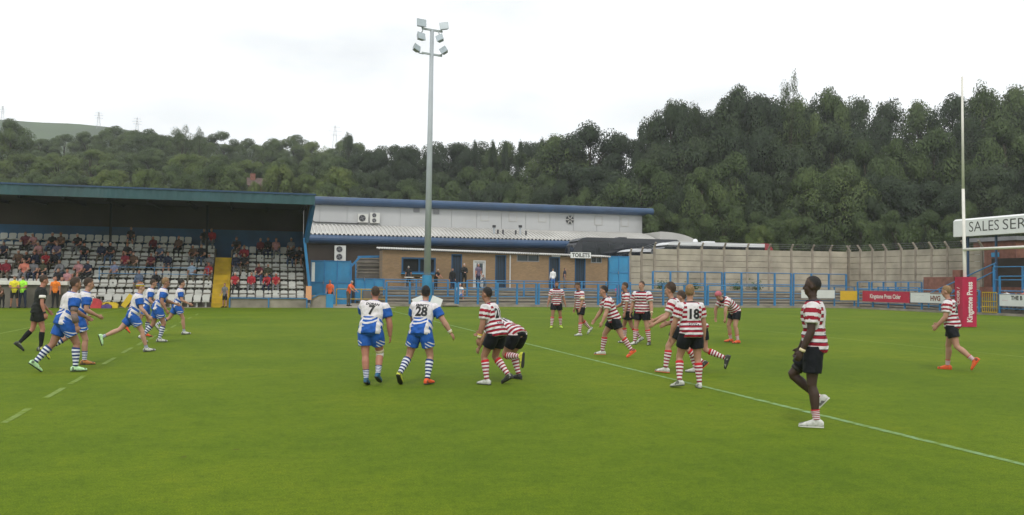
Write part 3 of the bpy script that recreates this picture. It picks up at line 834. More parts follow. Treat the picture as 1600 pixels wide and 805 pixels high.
# small background figures: one skin, clothing told apart by material slot; copies share the mesh
FIG = {}
def figure_mesh(key, P, top='short', leg='trousers', hair=True):
    k = (key, top, leg, hair)
    if k in FIG: return FIG[k]
    K = skeleton(P); U = body_union(P, K, False, dict(top=.018, leg=.014, long=top == 'long', trousers=leg == 'trousers'))
    V, Fc = U.skin(.021, 2); cen = np.array([V[list(f)].mean(0) for f in Fc]); idx = nearest(cen, U.S); slots = []
    q = (cen - K['head']) @ K['Hd']
    for i, j in enumerate(idx):
        t, u = U.S[j][2], U.S[j][3]
        if t in ('skull', 'face'):
            s = 3 if hair and (q[i][2] > .165 or (q[i][1] < -.01 and q[i][2] > .06)) else 0
        elif t == 'neck' or t == 'hand': s = 0
        elif t == 'trunk': s = 1
        elif t.startswith('upper'): s = 1 if (top == 'long' or u < .72) else 0
        elif t.startswith('fore'): s = 1 if top == 'long' else 0
        elif t == 'hips': s = 2
        elif t.startswith('thigh'): s = 2 if (leg == 'trousers' or u < .85) else 0
        elif t.startswith('shank'): s = 2 if leg == 'trousers' else 0
        else: s = 4
        slots.append(s)
    z = ground_shift(K)
    V = V - np.array([0, 0, z])
    if 'sit' in key:                                  # origin on the seat
        V = V - np.array([0, 0, K['at'](0)[0][2] - .115 - z])
    me = bpy.data.meshes.new('person'); me.from_pydata([tuple(p) for p in V], [], Fc)
    for s in range(5): me.materials.append(MATS['cloth_white'])
    me.polygons.foreach_set('material_index', slots); me.polygons.foreach_set('use_smooth', [True] * len(Fc))
    FIG[k] = me
    return me
def figure(me, loc, az, mats, label, group=None, scale=1.0, cat='spectator'):
    o = bpy.data.objects.new('person', me); col.objects.link(o)
    o.location = tuple(map(float, loc)); o.rotation_euler = (0, 0, -az); o.scale = (scale,) * 3
    for i, m in enumerate(mats):
        o.material_slots[i].link = 'OBJECT'; o.material_slots[i].material = MATS[m]
    return tag(o, label, cat, group)

# ================================================================== SETTING
YS, YT, YW, YF, XE, XW = 57.0, 61.0, 67.2, 69.2, 45.3, 50.5
def X_at(px, Y): return float(aY(px, 440, Y)[0])
def Y_at(px, X): return float(aX(px, 440, X)[1])
def Z_Y(px, py, Y): return float(aY(px, py, Y)[2])
def Z_X(px, py, X): return float(aX(px, py, X)[2])
def terrain(x, y):
    t = max(0.0, y - 96, (x - 60) * .9); u = max(0.0, -(x + 25) * .25)
    h = .17 * t if t < 150 else 25.5 + .05 * (t - 150)
    return -0.03 + max(0, h)
# ground sheet reaching the horizon
gx = sorted(set([-960, -760, -580] + list(range(-420, 421, 14)) + [580, 760, 960]))
gy = sorted(set([-960, -500, -250] + list(range(-140, 421, 14)) + [580, 760, 960]))
mb = MB(); mb.add([(x, y, terrain(x, y)) for y in gy for x in gx], [(j * len(gx) + i, j * len(gx) + i + 1, (j + 1) * len(gx) + i + 1, (j + 1) * len(gx) + i) for j in range(len(gy) - 1) for i in range(len(gx) - 1)])
struct(mb.build('ground', MATS['rough_grass'], smooth=True))
mb = MB(); nx, ny = 40, 30
mb.add([(-75 + 119.3 * i / nx, -14 + 74.9 * j / ny, 0.0) for j in range(ny + 1) for i in range(nx + 1)],
       [(j * (nx + 1) + i, j * (nx + 1) + i + 1, (j + 1) * (nx + 1) + i + 1, (j + 1) * (nx + 1) + i) for j in range(ny) for i in range(nx)])
struct(mb.build('grass_pitch', MATS['grass']))
# pitch lines, laid as 4 mm sheets: across the pitch (along Y)
def line_x(xc, y0, y1, w, mat, z=.004, skew=0.0, name='pitch_line'):
    m_ = MB(); n = max(2, int((y1 - y0) / 2.5)); r = random.Random(int(xc * 10))
    vs = []
    for i in range(n + 1):
        y = y0 + (y1 - y0) * i / n; o = skew * (y - y0) + r.uniform(-.012, .012); e = r.uniform(-.010, .010)
        vs += [(xc + o - w / 2 - e, y, z), (xc + o + w / 2 + e, y, z)]
    m_.add(vs, [(2 * i, 2 * i + 1, 2 * i + 3, 2 * i + 2) for i in range(n)])
    return struct(m_.build(name, MATS[mat]))
def fit_x(p, q):
    a, b_ = gr(*p), gr(*q); return (a[0] + b_[0]) / 2, (b_[0] - a[0]) / (b_[1] - a[1])
A, B_ = gr(1600, 726), gr(620, 488)
sk = (B_[0] - A[0]) / (B_[1] - A[1])
line_x(A[0] - sk * (A[1] + 4), -4, 56.0, .10, 'line_teal', skew=sk)
X20 = A[0]
for k, (x, y, L) in enumerate(((28.5, 649, 1.25), (86, 614, 1.3), (121.5, 593.5, 1.3), (172, 564, 1.6), (200, 547.5, 1.8), (222, 536, 1.8), (240, 527, 1.9), (257, 518, 2.0), (272, 510, 2), (285, 503, 2), (297, 497, 2), (308, 491.5, 2))):
    g_ = gr(x, y); line_x(g_[0], g_[1] - L / 2, g_[1] + L / 2, .095, 'line_faint', skew=-.01)
p_, q_ = gr(2, 521), gr(168, 488); sk = (q_[0] - p_[0]) / (q_[1] - p_[1]); line_x(p_[0] - sk * (p_[1] - 4), 4, 55.5, .09, 'line_faint', skew=sk)
p_, q_ = gr(1340, 532), gr(1600, 558); sk = (q_[0] - p_[0]) / (q_[1] - p_[1]); line_x(q_[0] - sk * (q_[1] - 0), 0, 56, .085, 'line_faint', skew=sk)
GP = gr(1509, 511)                                   # goalpost foot
line_x(GP[0] - .6, 0, 56, .09, 'line_faint')
g_ = gr(900, 494); m_ = MB(); m_.add([(-40, 55.9, .0045), (44, 55.9, .0045), (44, 56.0, .0045), (-40, 56.0, .0045)], [(0, 1, 2, 3)]); struct(m_.build('pitch_line', MATS['line_faint']))

# yard behind the terrace: a raised slab of asphalt
mb = MB(); mb.box(2.9, XW + .3, YF + .12, 103, -1, 1.9); struct(mb.build('yard', MATS['asphalt']))
mb = MB(); mb.box(-40, 8.3, YS + .2, 69, -.02, .012); struct(mb.build('path', MATS['concrete']))

# far terrace: kerb and concrete steps
XT0 = X_at(603, YT)
STEPS = [(61.35, .26), (62.3, .47), (63.25, .68), (64.2, .90), (65.15, 1.12), (66.1, 1.30)]
mb = MB(); mb.box(XT0, XE + 6, YT, YT + .34, -.05, .16); struct(mb.build('kerb', MATS['concrete']))
ter = thing('terrace', (XT0, YT, 0), 'grey concrete standing terrace of low steps in front of the toilet block', 'terrace')
for i, (y, z) in enumerate(STEPS):
    y1 = STEPS[i + 1][0] if i < 5 else YF - .15
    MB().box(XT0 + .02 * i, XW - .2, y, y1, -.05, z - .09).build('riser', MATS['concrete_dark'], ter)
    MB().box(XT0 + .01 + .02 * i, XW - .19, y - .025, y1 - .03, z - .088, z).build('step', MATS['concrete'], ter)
# end terrace behind the goal (steps rise towards +X)
ter2 = thing('terrace', (XE, 40, 0), 'grey concrete terrace of low steps behind the goalposts', 'terrace')
for i, (x, z) in enumerate([(XE + .35, .26), (XE + 1.3, .47), (XE + 2.25, .68), (XE + 3.2, .90), (XE + 4.1, 1.12), (XE + 5.0, 1.30)]):
    x1 = XE + .35 + .95 * (i + 1) if i < 5 else XW - .15
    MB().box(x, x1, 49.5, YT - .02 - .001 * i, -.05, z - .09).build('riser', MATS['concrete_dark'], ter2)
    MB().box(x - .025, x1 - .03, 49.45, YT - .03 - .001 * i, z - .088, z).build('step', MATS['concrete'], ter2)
mb = MB(); mb.box(XE, XE + .3, 18, YT - .04, -.05, .12); struct(mb.build('kerb', MATS['concrete']))

# ------------------------------------------------------------------ concrete panel walls
def panel_wall(name, label, pts, ztops, zb, lean_dir):
    """pts: post positions along the wall; each bay a stack of slotted planks"""
    w = thing(name, (*pts[0], zb), label, 'wall')
    for i in range(len(pts)):
        p = Vector((*pts[i], 0)); zt = max(ztops[max(0, i - 1)], ztops[min(i, len(ztops) - 1)])
        m_ = MB(); d = Vector(lean_dir)
        m_.bar((p.x, p.y, zb - .4), (p.x, p.y, zt + .12), .17, .17)
        m_.bar((p.x, p.y, zt + .10), (p.x + d.x * .32, p.y + d.y * .32, zt + .52), .12, .12)
        m_.build('post', MATS['post_concrete'], w)
    for i in range(len(pts) - 1):
        a, b_ = Vector((*pts[i], 0)), Vector((*pts[i + 1], 0)); d = (b_ - a).normalized(); nrm = Vector((-d.y, d.x, 0)); n = max(2, round((ztops[i] - zb) / .5)); hh = (ztops[i] - zb) / n
        for k in range(n):
            z0, z1 = zb + k * hh, zb + (k + 1) * hh - .018; j = rnd.uniform(-.008, .008)
            m_ = MB(); e = .03
            for (za, zc, tk) in ((z0, z0 + .03, .035), (z0 + .03, z1 - .03, .05), (z1 - .03, z1, .035)):
                A_, B2 = a + d * .10, b_ - d * .10
                m_.bar(A_ + Vector((0, 0, (za + zc) / 2)) + nrm * j, B2 + Vector((0, 0, (za + zc) / 2)) + nrm * j, tk * 2, zc - za)
            m_.build('plank', MATS['panel_concrete'], w)
    for h_ in (.18, .34, .50):                            # barbed wire along the cranked tops
        m_ = MB(); d = Vector(lean_dir)
        for i in range(len(pts) - 1):
            z0, z1 = ztops[i], ztops[min(i + 1, len(ztops) - 1)]; f = h_ / .5 * .3
            m_.tube((pts[i][0] + d.x * f, pts[i][1] + d.y * f, z0 + h_), (pts[i + 1][0] + d.x * f, pts[i + 1][1] + d.y * f, z1 + h_), .012, n=4)
        m_.build('wire', MATS['grey_steel'], w)
    return w
pf = [(X_at(p, YF), YF) for p in (984, 1002, 1022, 1059, 1096, 1131, 1167, 1201, 1236, 1269, 1297)] + [(XW, YF)]
zt = [Z_Y(p, y, YF) for p, y in ((993, 399), (1012, 396.5), (1040, 389), (1078, 389), (1113, 389.5), (1149, 390), (1184, 390.5), (1218, 391.5), (1252, 392), (1283, 392.5), (1310, 393))]
panel_wall('concrete_wall', 'long pale concrete plank wall behind the far terrace with parked coaches beyond', pf, zt, 1.2, (0, -1, 0))
pe = [(XW + .02, YF - .25)] + [(XW + .02, Y_at(p, XW)) for p in (1344, 1363, 1384, 1408, 1431, 1456, 1481, 1507, 1534)]
zt = [Z_X(p, y, XW) for p, y in ((1335, 393), (1353, 392.5), (1373, 392), (1396, 391), (1420, 390), (1443, 389.5), (1468, 389), (1494, 388), (1520, 387.5))]
panel_wall('concrete_wall', 'pale concrete plank wall behind the goal terrace, left of the sales sign', pe, zt, 1.2, (-1, 0, 0))

# ------------------------------------------------------------------ white and blue hall behind
YB, YU = 80.0, 86.0
hx0, hx1 = X_at(455, YU), X_at(1003, YU)
hall = thing('hall', (hx0, YB, 1.9), 'large white metal-clad hall with blue curved roof edges and low side roof', 'building')
zU0, zU1 = Z_Y(700, 359, YU), Z_Y(700, 327, YU)          # upper wall foot and head
zLt, zLb = Z_Y(700, 372, YB), Z_Y(700, 385, YB)          # blue lower eaves
MB().box(hx0, hx1 - .05, YU + .05, YU + 16, 1.9, zU1 + .3).build('core_wall', MATS['clad_white'], hall)
np_ = 14
for i in range(np_):
    a, b_ = hx0 + (hx1 - hx0) * i / np_, hx0 + (hx1 - hx0) * (i + 1) / np_ - .035
    MB().box(a, b_, YU - .03, YU + .045, zU0 - .5, zU1 + .1).build('cladding_panel', MATS['clad_white'], hall)
def bull(y, z0, z1, out, n=7):
    r = (z1 - z0) / 2; zc = (z0 + z1) / 2
    return [(y + .25, z0)] + [(y - out * math.sin(math.pi * k / n) - .0, zc - r * math.cos(math.pi * k / n)) for k in range(n + 1)] + [(y + .25, z1)]
MB().prism(bull(YU - .25, zU1, zU1 + .78, .42), 'x', hx0 - 1, hx1 + 1.0).build('roof_edge', MATS['blue_deep'], hall, smooth=False)
MB().prism([(YU - .3, zU1 + .76), (YU + 8, zU1 + 1.2), (YU + 16, zU1 + .7), (YU + 16, zU1 + .5), (YU - .3, zU1 + .5)], 'x', hx0 - .9, hx1 + .9).build('roof', MATS['blue_deep'], hall)
lx1 = X_at(1035, YB)
MB().prism(bull(YB - .2, zLb, zLt, .38), 'x', hx0 + .02, lx1).build('eaves_edge', MATS['blue_deep'], hall)
MB().box(hx0 + .04, lx1 - .3, YB, YU - .06, 1.88, zLb + .2).build('side_wall', MATS['brown_wall'], hall)
# corrugated side roof: ribs run down the slope, the sheet curves over
mb = MB(); vs = []; nseg = 6; nr = int((lx1 - hx0 - .1) / .36)
prof_ = [(u, h_) for i in range(nr) for u, h_ in ((i * .36, 0), (i * .36 + .15, 0), (i * .36 + .19, .11), (i * .36 + .32, .11))] + [(nr * .36, 0)]
for u, h_ in prof_:
    for k in range(nseg + 1):
        t = k / nseg; y = YB - .22 + (YU - .10 - YB + .25) * t; z = zLt + .02 + (zU0 - zLt + .10) * math.sin(t * math.pi / 2 * .92)
        vs.append((hx0 + .05 + u, y, z + h_))
mb.add(vs, [(i * (nseg + 1) + k, (i + 1) * (nseg + 1) + k, (i + 1) * (nseg + 1) + k + 1, i * (nseg + 1) + k + 1) for i in range(len(prof_) - 1) for k in range(nseg)])
mb.build('side_roof', MATS['roof_sheet'], hall)
mb = MB(); n = 10; pr = [(lx1, zLt - .2)] + [(lx1 + 4.2 * math.sin(t), zLt - .2 + (zU0 - zLt + .25) * math.cos(t)) for t in [math.pi / 2 * k / n for k in range(n, -1, -1)]]
mb.add([(u, YB + .4, v) for u, v in [(lx1 - .1, zLt - .2), (lx1 - .1, zU0 + .02)] + pr[1:][::-1]] + [(u, YU + 6, v) for u, v in [(lx1 - .1, zLt - .2), (lx1 - .1, zU0 + .02)] + pr[1:][::-1]],
       [tuple(range(12, -1, -1)), tuple(range(13, 26))] + [(i, (i + 1) % 13, (i + 1) % 13 + 13, i + 13) for i in range(13)])
mb.build('end_roof', MATS['roof_sheet'], hall)
for p, y in ((649, 327.5), (680, 330.5)):
    x, z = X_at(p, YU), Z_Y(p, y, YU); MB().box(x - .3, x + .3, YU - .10, YU - .035, z - .26, z + .2).build('vent', MATS['grey_steel'], hall)
for p, y in ((756, 338), (800, 339), (846, 340), (934, 345), (975, 347)):
    x, z = X_at(p, YU), Z_Y(p, y, YU); f_ = MB().box(x - .38, x + .38, YU - .06, YU - .035, z - .42, z + .42).build('window', MATS['clad_white'], hall)
    m_ = MB(); m_.box(x - .42, x - .36, YU - .075, YU - .037, z - .46, z + .46); m_.box(x + .36, x + .42, YU - .075, YU - .037, z - .46, z + .46); m_.box(x - .36, x + .36, YU - .075, YU - .037, z + .40, z + .46); m_.box(x - .36, x + .36, YU - .075, YU - .037, z - .46, z - .40)
    m_.build('frame', MATS['roof_sheet'], f_)
x, z = X_at(889, YU), Z_Y(889, 343.5, YU); f_ = MB().tube((x, YU - .03, z), (x, YU - .12, z), .42, n=16).build('extractor_fan', MATS['fan_dark'], hall)
for k in range(6):
    a = k * math.pi / 3; MB().bar((x + .1 * math.cos(a), YU - .15, z + .1 * math.sin(a)), (x + .46 * math.cos(a), YU - .15, z + .46 * math.sin(a)), .10, .02, up=(0, 1, 0)).build('blade', MATS['roof_sheet'], f_)
def flue(p, yb, yt, r, cap):
    Yf = YB + 1.5; x = X_at(p, Yf); z0, z1 = Z_Y(p, yb, Yf) - .3, Z_Y(p, yt, Yf)
    f_ = MB().tube((x, Yf, z0), (x, Yf, z1), r, n=8).build('flue', MATS['fan_dark' if not cap else 'galvanised'], hall)
    if cap: MB().tube((x, Yf, z1 - .16), (x, Yf, z1 + .06), r * 1.9, n=10).build('cowl', MATS['fan_dark'], f_)
for a in ((771, 367, 353, .09, 1), (777, 368, 359, .085, 0), (785, 368, 359, .085, 0), (805, 369, 360, .085, 0), (812, 367, 353, .09, 1), (821, 370, 360.5, .085, 0)): flue(*a)
def ac_unit(label, px0, px1, py0, py1, Y, nf, depth=.42):
    x0, x1 = X_at(px0, Y), X_at(px1, Y); pm = (px0 + px1) / 2; z1, z0 = Z_Y(pm, py0, Y), Z_Y(pm, py1, Y)
    t = thing('air_conditioner', ((x0 + x1) / 2, Y, z0), label, 'air conditioner', 'air conditioning units on the hall')
    MB().box(x0, x1, Y - depth, Y - .04, z0, z1).build('case', MATS['ac_white'], t)
    for k in range(nf):
        zc = z0 + (z1 - z0) * (k + .5) / nf; xc = x0 + (x1 - x0) * .42; r = min((x1 - x0) * .34, (z1 - z0) / nf * .40)
        f_ = MB().tube((xc, Y - depth - .002, zc), (xc, Y - depth - .03, zc), r, n=14).build('fan_grille', MATS['fan_dark'], t)
        for q in range(4): MB().bar((xc, Y - depth - .04, zc), (xc + r * .85 * math.cos(q * 1.57 + .4), Y - depth - .04, zc + r * .85 * math.sin(q * 1.57 + .4)), .05, .015, up=(0, 1, 0)).build('blade', MATS['grey_steel'], f_)
    for s_ in (x0 + .12, x1 - .12): MB().bar((s_, Y - depth, z0 - .03), (s_, Y, z0 - .03), .05, .05).build('bracket', MATS['grey_steel'], t)
ac_unit('small single-fan air conditioner on the white hall wall, left of the two-fan one', 557, 573, 335, 348, YU - .05, 1)
ac_unit('two-fan air conditioner on the white hall wall above the low roof', 576, 591, 333, 349, YU - .05, 2)
ac_unit('tall two-fan air conditioner on the dark wall behind the blue gate', 521.5, 539, 384, 407.5, YB - .01, 2)
cb = MB(); Yc = YU - .12
cb.poly_tube([aY(486, 343.5, Yc), aY(492, 347, Yc), aY(520, 348, Yc), aY(560, 349.5, Yc)], .05, n=6); tag(cb.build('cable', MATS['fan_dark']), 'dark cable running along the white hall wall to the air conditioners', 'cable')
for p, y in ((561, 370), (497, 384), (507, 379)):
    pass

# ------------------------------------------------------------------ toilet block of brown brick
tx0, tx1 = X_at(597, YW), X_at(949, YW)
zt0 = Z_Y(597, 390, YW); zt1 = Z_Y(949, 403, YW)
tb = thing('toilet_block', (tx0, YW, 1.3), 'low brown brick toilet block with corrugated roof edge behind the terrace', 'building')
def wz(x): return zt0 + (zt1 - zt0) * (x - tx0) / (tx1 - tx0)
openings = []
def tbox(p0, p1, y0, y1, Y=YW):
    x0, x1 = X_at(p0, Y), X_at(p1, Y); pm = (p0 + p1) / 2; return x0, x1, Z_Y(pm, y1, Y), Z_Y(pm, y0, Y)
doors = [(705.5, 721, 398, 450), (774, 790, 399.5, 450), (858, 874, 402.5, 451), (898.5, 914, 403.5, 452)]
wins = [(627, 680.5, 402.5, 427), (807, 842, 395, 409), (923, 940, 400, 411)]
white_door = (739.5, 758, 407.5, 450)
ops = sorted([tbox(*d) + ('d',) for d in doors + [white_door]] + [tbox(*w) + ('w',) for w in wins])
x = tx0; m_ = MB()
for (a, b_, z0, z1, k) in ops:                            # brickwork between and round the openings
    m_.box(x, a, YW, YW + .3, 1.2, min(wz(x), wz(a)))
    m_.box(a, b_, YW + .0, YW + .3, z1, wz(b_))
    if k == 'w': m_.box(a, b_, YW, YW + .3, 1.2, z0)
    x = b_
m_.box(x, tx1, YW, YW + .3, 1.2, wz(tx1)); m_.box(tx0, tx0 + .3, YW + .31, YF - .2, 1.2, zt0 - .05); m_.box(tx1 - .3, tx1, YW + .31, YF - .2, 1.2, zt1 - .05)
m_.build('wall', MATS['brick'], tb)
MB().box(tx0 + .3, tx1 - .3, YF - .4, YF - .2, 1.2, zt1 - .1).build('back_wall', MATS['dark_void'], tb)
# corrugated roof: wavy front edge
mb = MB(); vs = []; n = int((tx1 - tx0 + .5) / .09)
for i in range(n + 1):
    x = tx0 - .25 + i * .09; z = wz(min(max(x, tx0), tx1)) + .05 + (.035 if i % 2 else -.035)
    vs += [(x, YW - .28, z), (x, YF - .1, z + .14), (x, YW - .28, z + .05), (x, YF - .1, z + .19)]
fs = []
for i in range(n):
    a, c_ = i * 4, i * 4 + 4; fs += [(a, c_, c_ + 1, a + 1), (a + 2, a + 3, c_ + 3, c_ + 2), (a, a + 2, c_ + 2, c_)]
mb.add(vs, fs); mb.build('roof', MATS['roof_sheet'], tb)
for d in doors:
    x0, x1, z0, z1 = tbox(*d); f_ = MB().box(x0 + .06, x1 - .06, YW + .14, YW + .19, 1.3, z1 - .05).build('door', MATS['door_dark'], tb)
    m_ = MB(); m_.box(x0 - .03, x0 + .06, YW - .03, YW + .2, 1.3, z1 + .04); m_.box(x1 - .06, x1 + .03, YW - .03, YW + .2, 1.3, z1 + .04); m_.box(x0 + .06, x1 - .06, YW - .03, YW + .2, z1 - .05, z1 + .04)
    m_.build('frame', MATS['blue_board'], f_)
    for q in range(1, 5): MB().box(x0 + .06 + (x1 - x0 - .12) * q / 5 - .012, x0 + .06 + (x1 - x0 - .12) * q / 5 + .012, YW + .12, YW + .138, 1.3, z1 - .06).build('bar', MATS['blue_board'], f_)
x0, x1, z0, z1 = tbox(*white_door); f_ = MB().box(x0 + .07, x1 - .07, YW + .05, YW + .10, 1.3, z1 - .07).build('door', MATS['frame_white'], tb); f_['label'] = 'white door with a dark glazed upper panel'
m_ = MB(); m_.box(x0 - .02, x0 + .068, YW - .03, YW + .12, 1.3, z1 + .02); m_.box(x1 - .068, x1 + .02, YW - .03, YW + .12, 1.3, z1 + .02); m_.box(x0 + .07, x1 - .07, YW - .03, YW + .12, z1 - .065, z1 + .02); m_.build('frame', MATS['frame_white'], f_)
MB().box(x0 + .25, x1 - .2, YW + .03, YW + .047, z1 - .95, z1 - .2).build('pane', MATS['pane'], f_)
for wi, w in enumerate(wins):
    x0, x1, z0, z1 = tbox(*w); f_ = MB().box(x0 + .05, x1 - .05, YW + .15, YW + .18, z0 + .05, z1 - .05).build('window', MATS['dark_void' if wi == 0 else 'pane'], tb)
    m_ = MB(); fr = MATS['blue_board'] if wi == 0 else MATS['grey_steel']
    t_ = .12 if wi == 0 else .06
    m_.box(x0, x0 + t_, YW - .02, YW + .2, z0, z1); m_.box(x1 - t_, x1, YW - .02, YW + .2, z0, z1); m_.box(x0 + t_, x1 - t_, YW - .02, YW + .2, z1 - t_, z1); m_.box(x0 + t_, x1 - t_, YW - .02, YW + .2, z0, z0 + t_)
    xm = x0 + (x1 - x0) * (.52 if wi == 0 else .5); m_.box(xm - t_ / 2, xm + t_ / 2, YW - .01, YW + .19, z0 + t_, z1 - t_)
    m_.build('frame', fr, f_)
    if wi == 0:
        MB().box(x0 - .05, x1 + .05, YW - .25, YW - .022, z0 - .08, z0).build('counter', MATS['blue_gate'], f_)
for p in (794.5,):
    x, zz = X_at(p, YW), wz(X_at(p, YW)); MB().tube((x + .1, YW - .07, 1.3), (x + .1, YW - .07, zz - .05), .05, n=8).build('downpipe', MATS['frame_white'], tb)
x, z = X_at(868, YW), Z_Y(868, 399, YW); MB().box(x - .35, x + .35, YW - .10, YW - .005, z - .12, z + .12).build('lamp', MATS['frame_white'], tb)
x0, x1, z0, z1 = tbox(891, 922.5, 394.5, 403.5, YW - .3)
sg = thing('toilets_sign', ((x0 + x1) / 2, YW - .3, z0), 'white TOILETS sign with black capitals over a doorway', 'sign')
MB().box(x0, x1, YW - .36, YW - .30, z0, z1).build('board', MATS['sign_white'], sg)
lettering('TOILETS', .44, ((x0 + x1) / 2, YW - .363, (z0 + z1) / 2 - .01), (1, 0, 0), (0, 0, 1), (0, -.002, 0), MATS['print_black'], sg, bold=.012, sx=1.05 * (x1 - x0) / 1.95)
for s_ in (x0 + .2, x1 - .2): MB().bar((s_, YW - .30, z0 + .1), (s_, YW + .0, z0 + .1), .04, .04).build('bracket', MATS['grey_steel'], sg)

def sheet_gate(label, p0, p1, y0, y1, Y, nx_, zb, rows=2, mat='blue_gate'):
    x0, x1 = X_at(p0, Y), X_at(p1, Y); z1 = Z_Y((p0 + p1) / 2, y0, Y); w = (x1 - x0) / nx_; h = (z1 - zb) / rows
    t = thing('metal_gate', ((x0 + x1) / 2, Y, zb), label, 'gate')
    for i in range(nx_):
        for j in range(rows): MB().box(x0 + i * w + .03, x0 + (i + 1) * w - .03, Y - .02, Y + .02, zb + j * h + .03, zb + (j + 1) * h - .03).build('panel', MATS[mat], t)
    for i in range(nx_ + 1): MB().box(x0 + i * w - .04, x0 + i * w + .04, Y - .06, Y + .03, zb, z1 + .05).build('post', MATS['blue_paint'], t)
    for j in range(rows + 1): MB().box(x0 + .042, x1 - .042, Y - .055, Y + .025, zb + j * h - .03, zb + j * h + .03).build('rail', MATS['blue_paint'], t)
    MB().box(x0 + w * .93 - .02, x0 + w * .93 + .02, Y - .11, Y - .061, zb + h - .12, zb + h + .12).build('handle', MATS['grey_steel'], t)
    return t
sheet_gate('tall blue sheet-metal gates beside the stand, behind the two stewards', 486, 547, 408, 462, 65.5, 3, .015)
sheet_gate('small blue metal gate between the toilet block and the concrete wall', 951, 982, 401, 450, YW + .4, 2, 1.3)
# block of steps beside the toilet block
Yb = 69.5; bx0, bx1 = X_at(560, Yb), X_at(596, Yb); st = thing('stair_block', (bx0, Yb, 0), 'brown concrete block of open steps with blue rail beside the toilet block', 'stairs')
zb_ = [Z_Y(578, y, Yb) for y in (432, 426, 420.5, 415, 409, 403)]
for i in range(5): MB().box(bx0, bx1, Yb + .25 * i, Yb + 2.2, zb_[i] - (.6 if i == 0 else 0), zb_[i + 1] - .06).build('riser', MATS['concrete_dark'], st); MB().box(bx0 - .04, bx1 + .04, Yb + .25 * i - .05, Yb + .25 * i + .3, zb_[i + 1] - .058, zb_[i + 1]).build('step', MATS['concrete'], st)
MB().box(bx0 + .01, bx1 - .01, Yb - 3.4, Yb - .02, .0, 1.0).build('base', MATS['concrete_dark'], st)
m_ = MB(); m_.bar((bx0 - .1, Yb - .1, zb_[5] + .05), (bx1, Yb - .1, zb_[5] + .12), .1, .16); m_.build('rail', MATS['blue_paint'], st)
m_ = MB(); m_.bar(aY(549, 416, Yb - .3), aY(563, 401, Yb - .3), .1, .14); m_.build('rail', MATS['blue_paint'], st)
for p in (549, 556): m_ = MB(); q = aY(p, 412, Yb - .3); m_.bar((q[0], q[1], 0), (q[0], q[1], q[2] + .05), .09, .09); m_.build('post', MATS['blue_paint'], st)
sheet_gate('low blue sheet panel under the stair block', 556, 599, 436, 452, 66.4, 3, .3, 1)

# ------------------------------------------------------------------ covered seated stand on the left
SX0, SX1 = X_at(-70, YS), X_at(479.5, YS)
stand = thing('grandstand', ((SX0 + SX1) / 2, YS, 0), 'covered stand with white seats, dark interior and blue-green roof fascia', 'stand')
RISE, TREAD = .57, .75
def row_y(i): return YS + .95 + TREAD * i
def row_z(i): return .30 + RISE * i
stx0, stx1 = X_at(330.5, YS), X_at(358, YS)                       # the yellow stairway
NR_L, NR_R = 7, 6
for (a, b_, nr) in ((SX0, stx0 - .02, NR_L), (stx1 + .02, SX1, NR_R)):
    for i in range(nr):
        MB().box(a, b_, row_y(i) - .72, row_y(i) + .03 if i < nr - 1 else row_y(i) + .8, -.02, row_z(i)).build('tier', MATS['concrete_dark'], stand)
for i in range(11):
    z = .285 * (i + 1) - .02; y0 = YS + .05 + .375 * i
    MB().box(stx0, stx1, y0, y0 + .375 if i < 10 else y0 + 3, -.02, z).build('yellow_step', MATS['yellow_paint'], stand)
MB().box(stx1 + .02, SX1 - .01, YS + .04, YS + .19, -.02, .55).build('front_wall', MATS['concrete'], stand)
# white bucket seats
sb = MB()
sb.prism([(-.21, .36), (-.19, .32), (.19, .32), (.21, .36), (.21, .40), (-.21, .40)], 'y', -.40, -.02)
out = [(-.20, .46), (.20, .46), (.215, .66), (.19, .735), (.13, .755), (-.13, .755), (-.19, .735), (-.215, .66)]
k0 = len(sb.v); sb.add([(u, .02 + (v - .46) * .22, v) for u, v in out] + [(u * .97, .065 + (v - .46) * .22, v) for u, v in out],
       [tuple(range(7, -1, -1)), tuple(range(8, 16))] + [(i, (i + 1) % 8, (i + 1) % 8 + 8, i + 8) for i in range(8)])
sb.box(-.19, .19, -.03, .03, .30, .47); sb.box(-.05, .05, -.20, -.10, 0, .33)
seat0 = sb.build('seat', MATS['seat_white'], None)
seat_mesh = seat0.data; bpy.data.objects.remove(seat0)
SEATS = {}
def put_seat(x, i, y=None, z=None):
    o = bpy.data.objects.new('seat', seat_mesh); col.objects.link(o); o.parent = stand
    y = row_y(i) if y is None else y; z = row_z(i) if z is None else z
    o.location = (x - stand.location.x + rnd.uniform(-.008, .008), y - stand.location.y, z); o.rotation_euler = (rnd.uniform(-.03, .03), 0, rnd.uniform(-.03, .03))
PITCH = .495
for i in range(NR_L):
    k = 0; x = stx0 - .30
    while x > X_at(-18, row_y(i)):
        if not (i == 6 and k < 3): put_seat(x, i)
        SEATS.setdefault(i, []).append(x); x -= PITCH; k += 1
for i in range(NR_R):
    x = stx1 + .30
    while x < SX1 - .25:
        put_seat(x, i); SEATS.setdefault(i, []).append(x); x += PITCH
x = stx0 - .30
MB().box(X_at(150, YS - .7), stx0, YS - .55, YS + .15, -.02, .03).build('front_slab', MATS['concrete'], stand)
while x > X_at(160, YS): put_seat(x, 0, YS - .02, .03 - .02); x -= PITCH
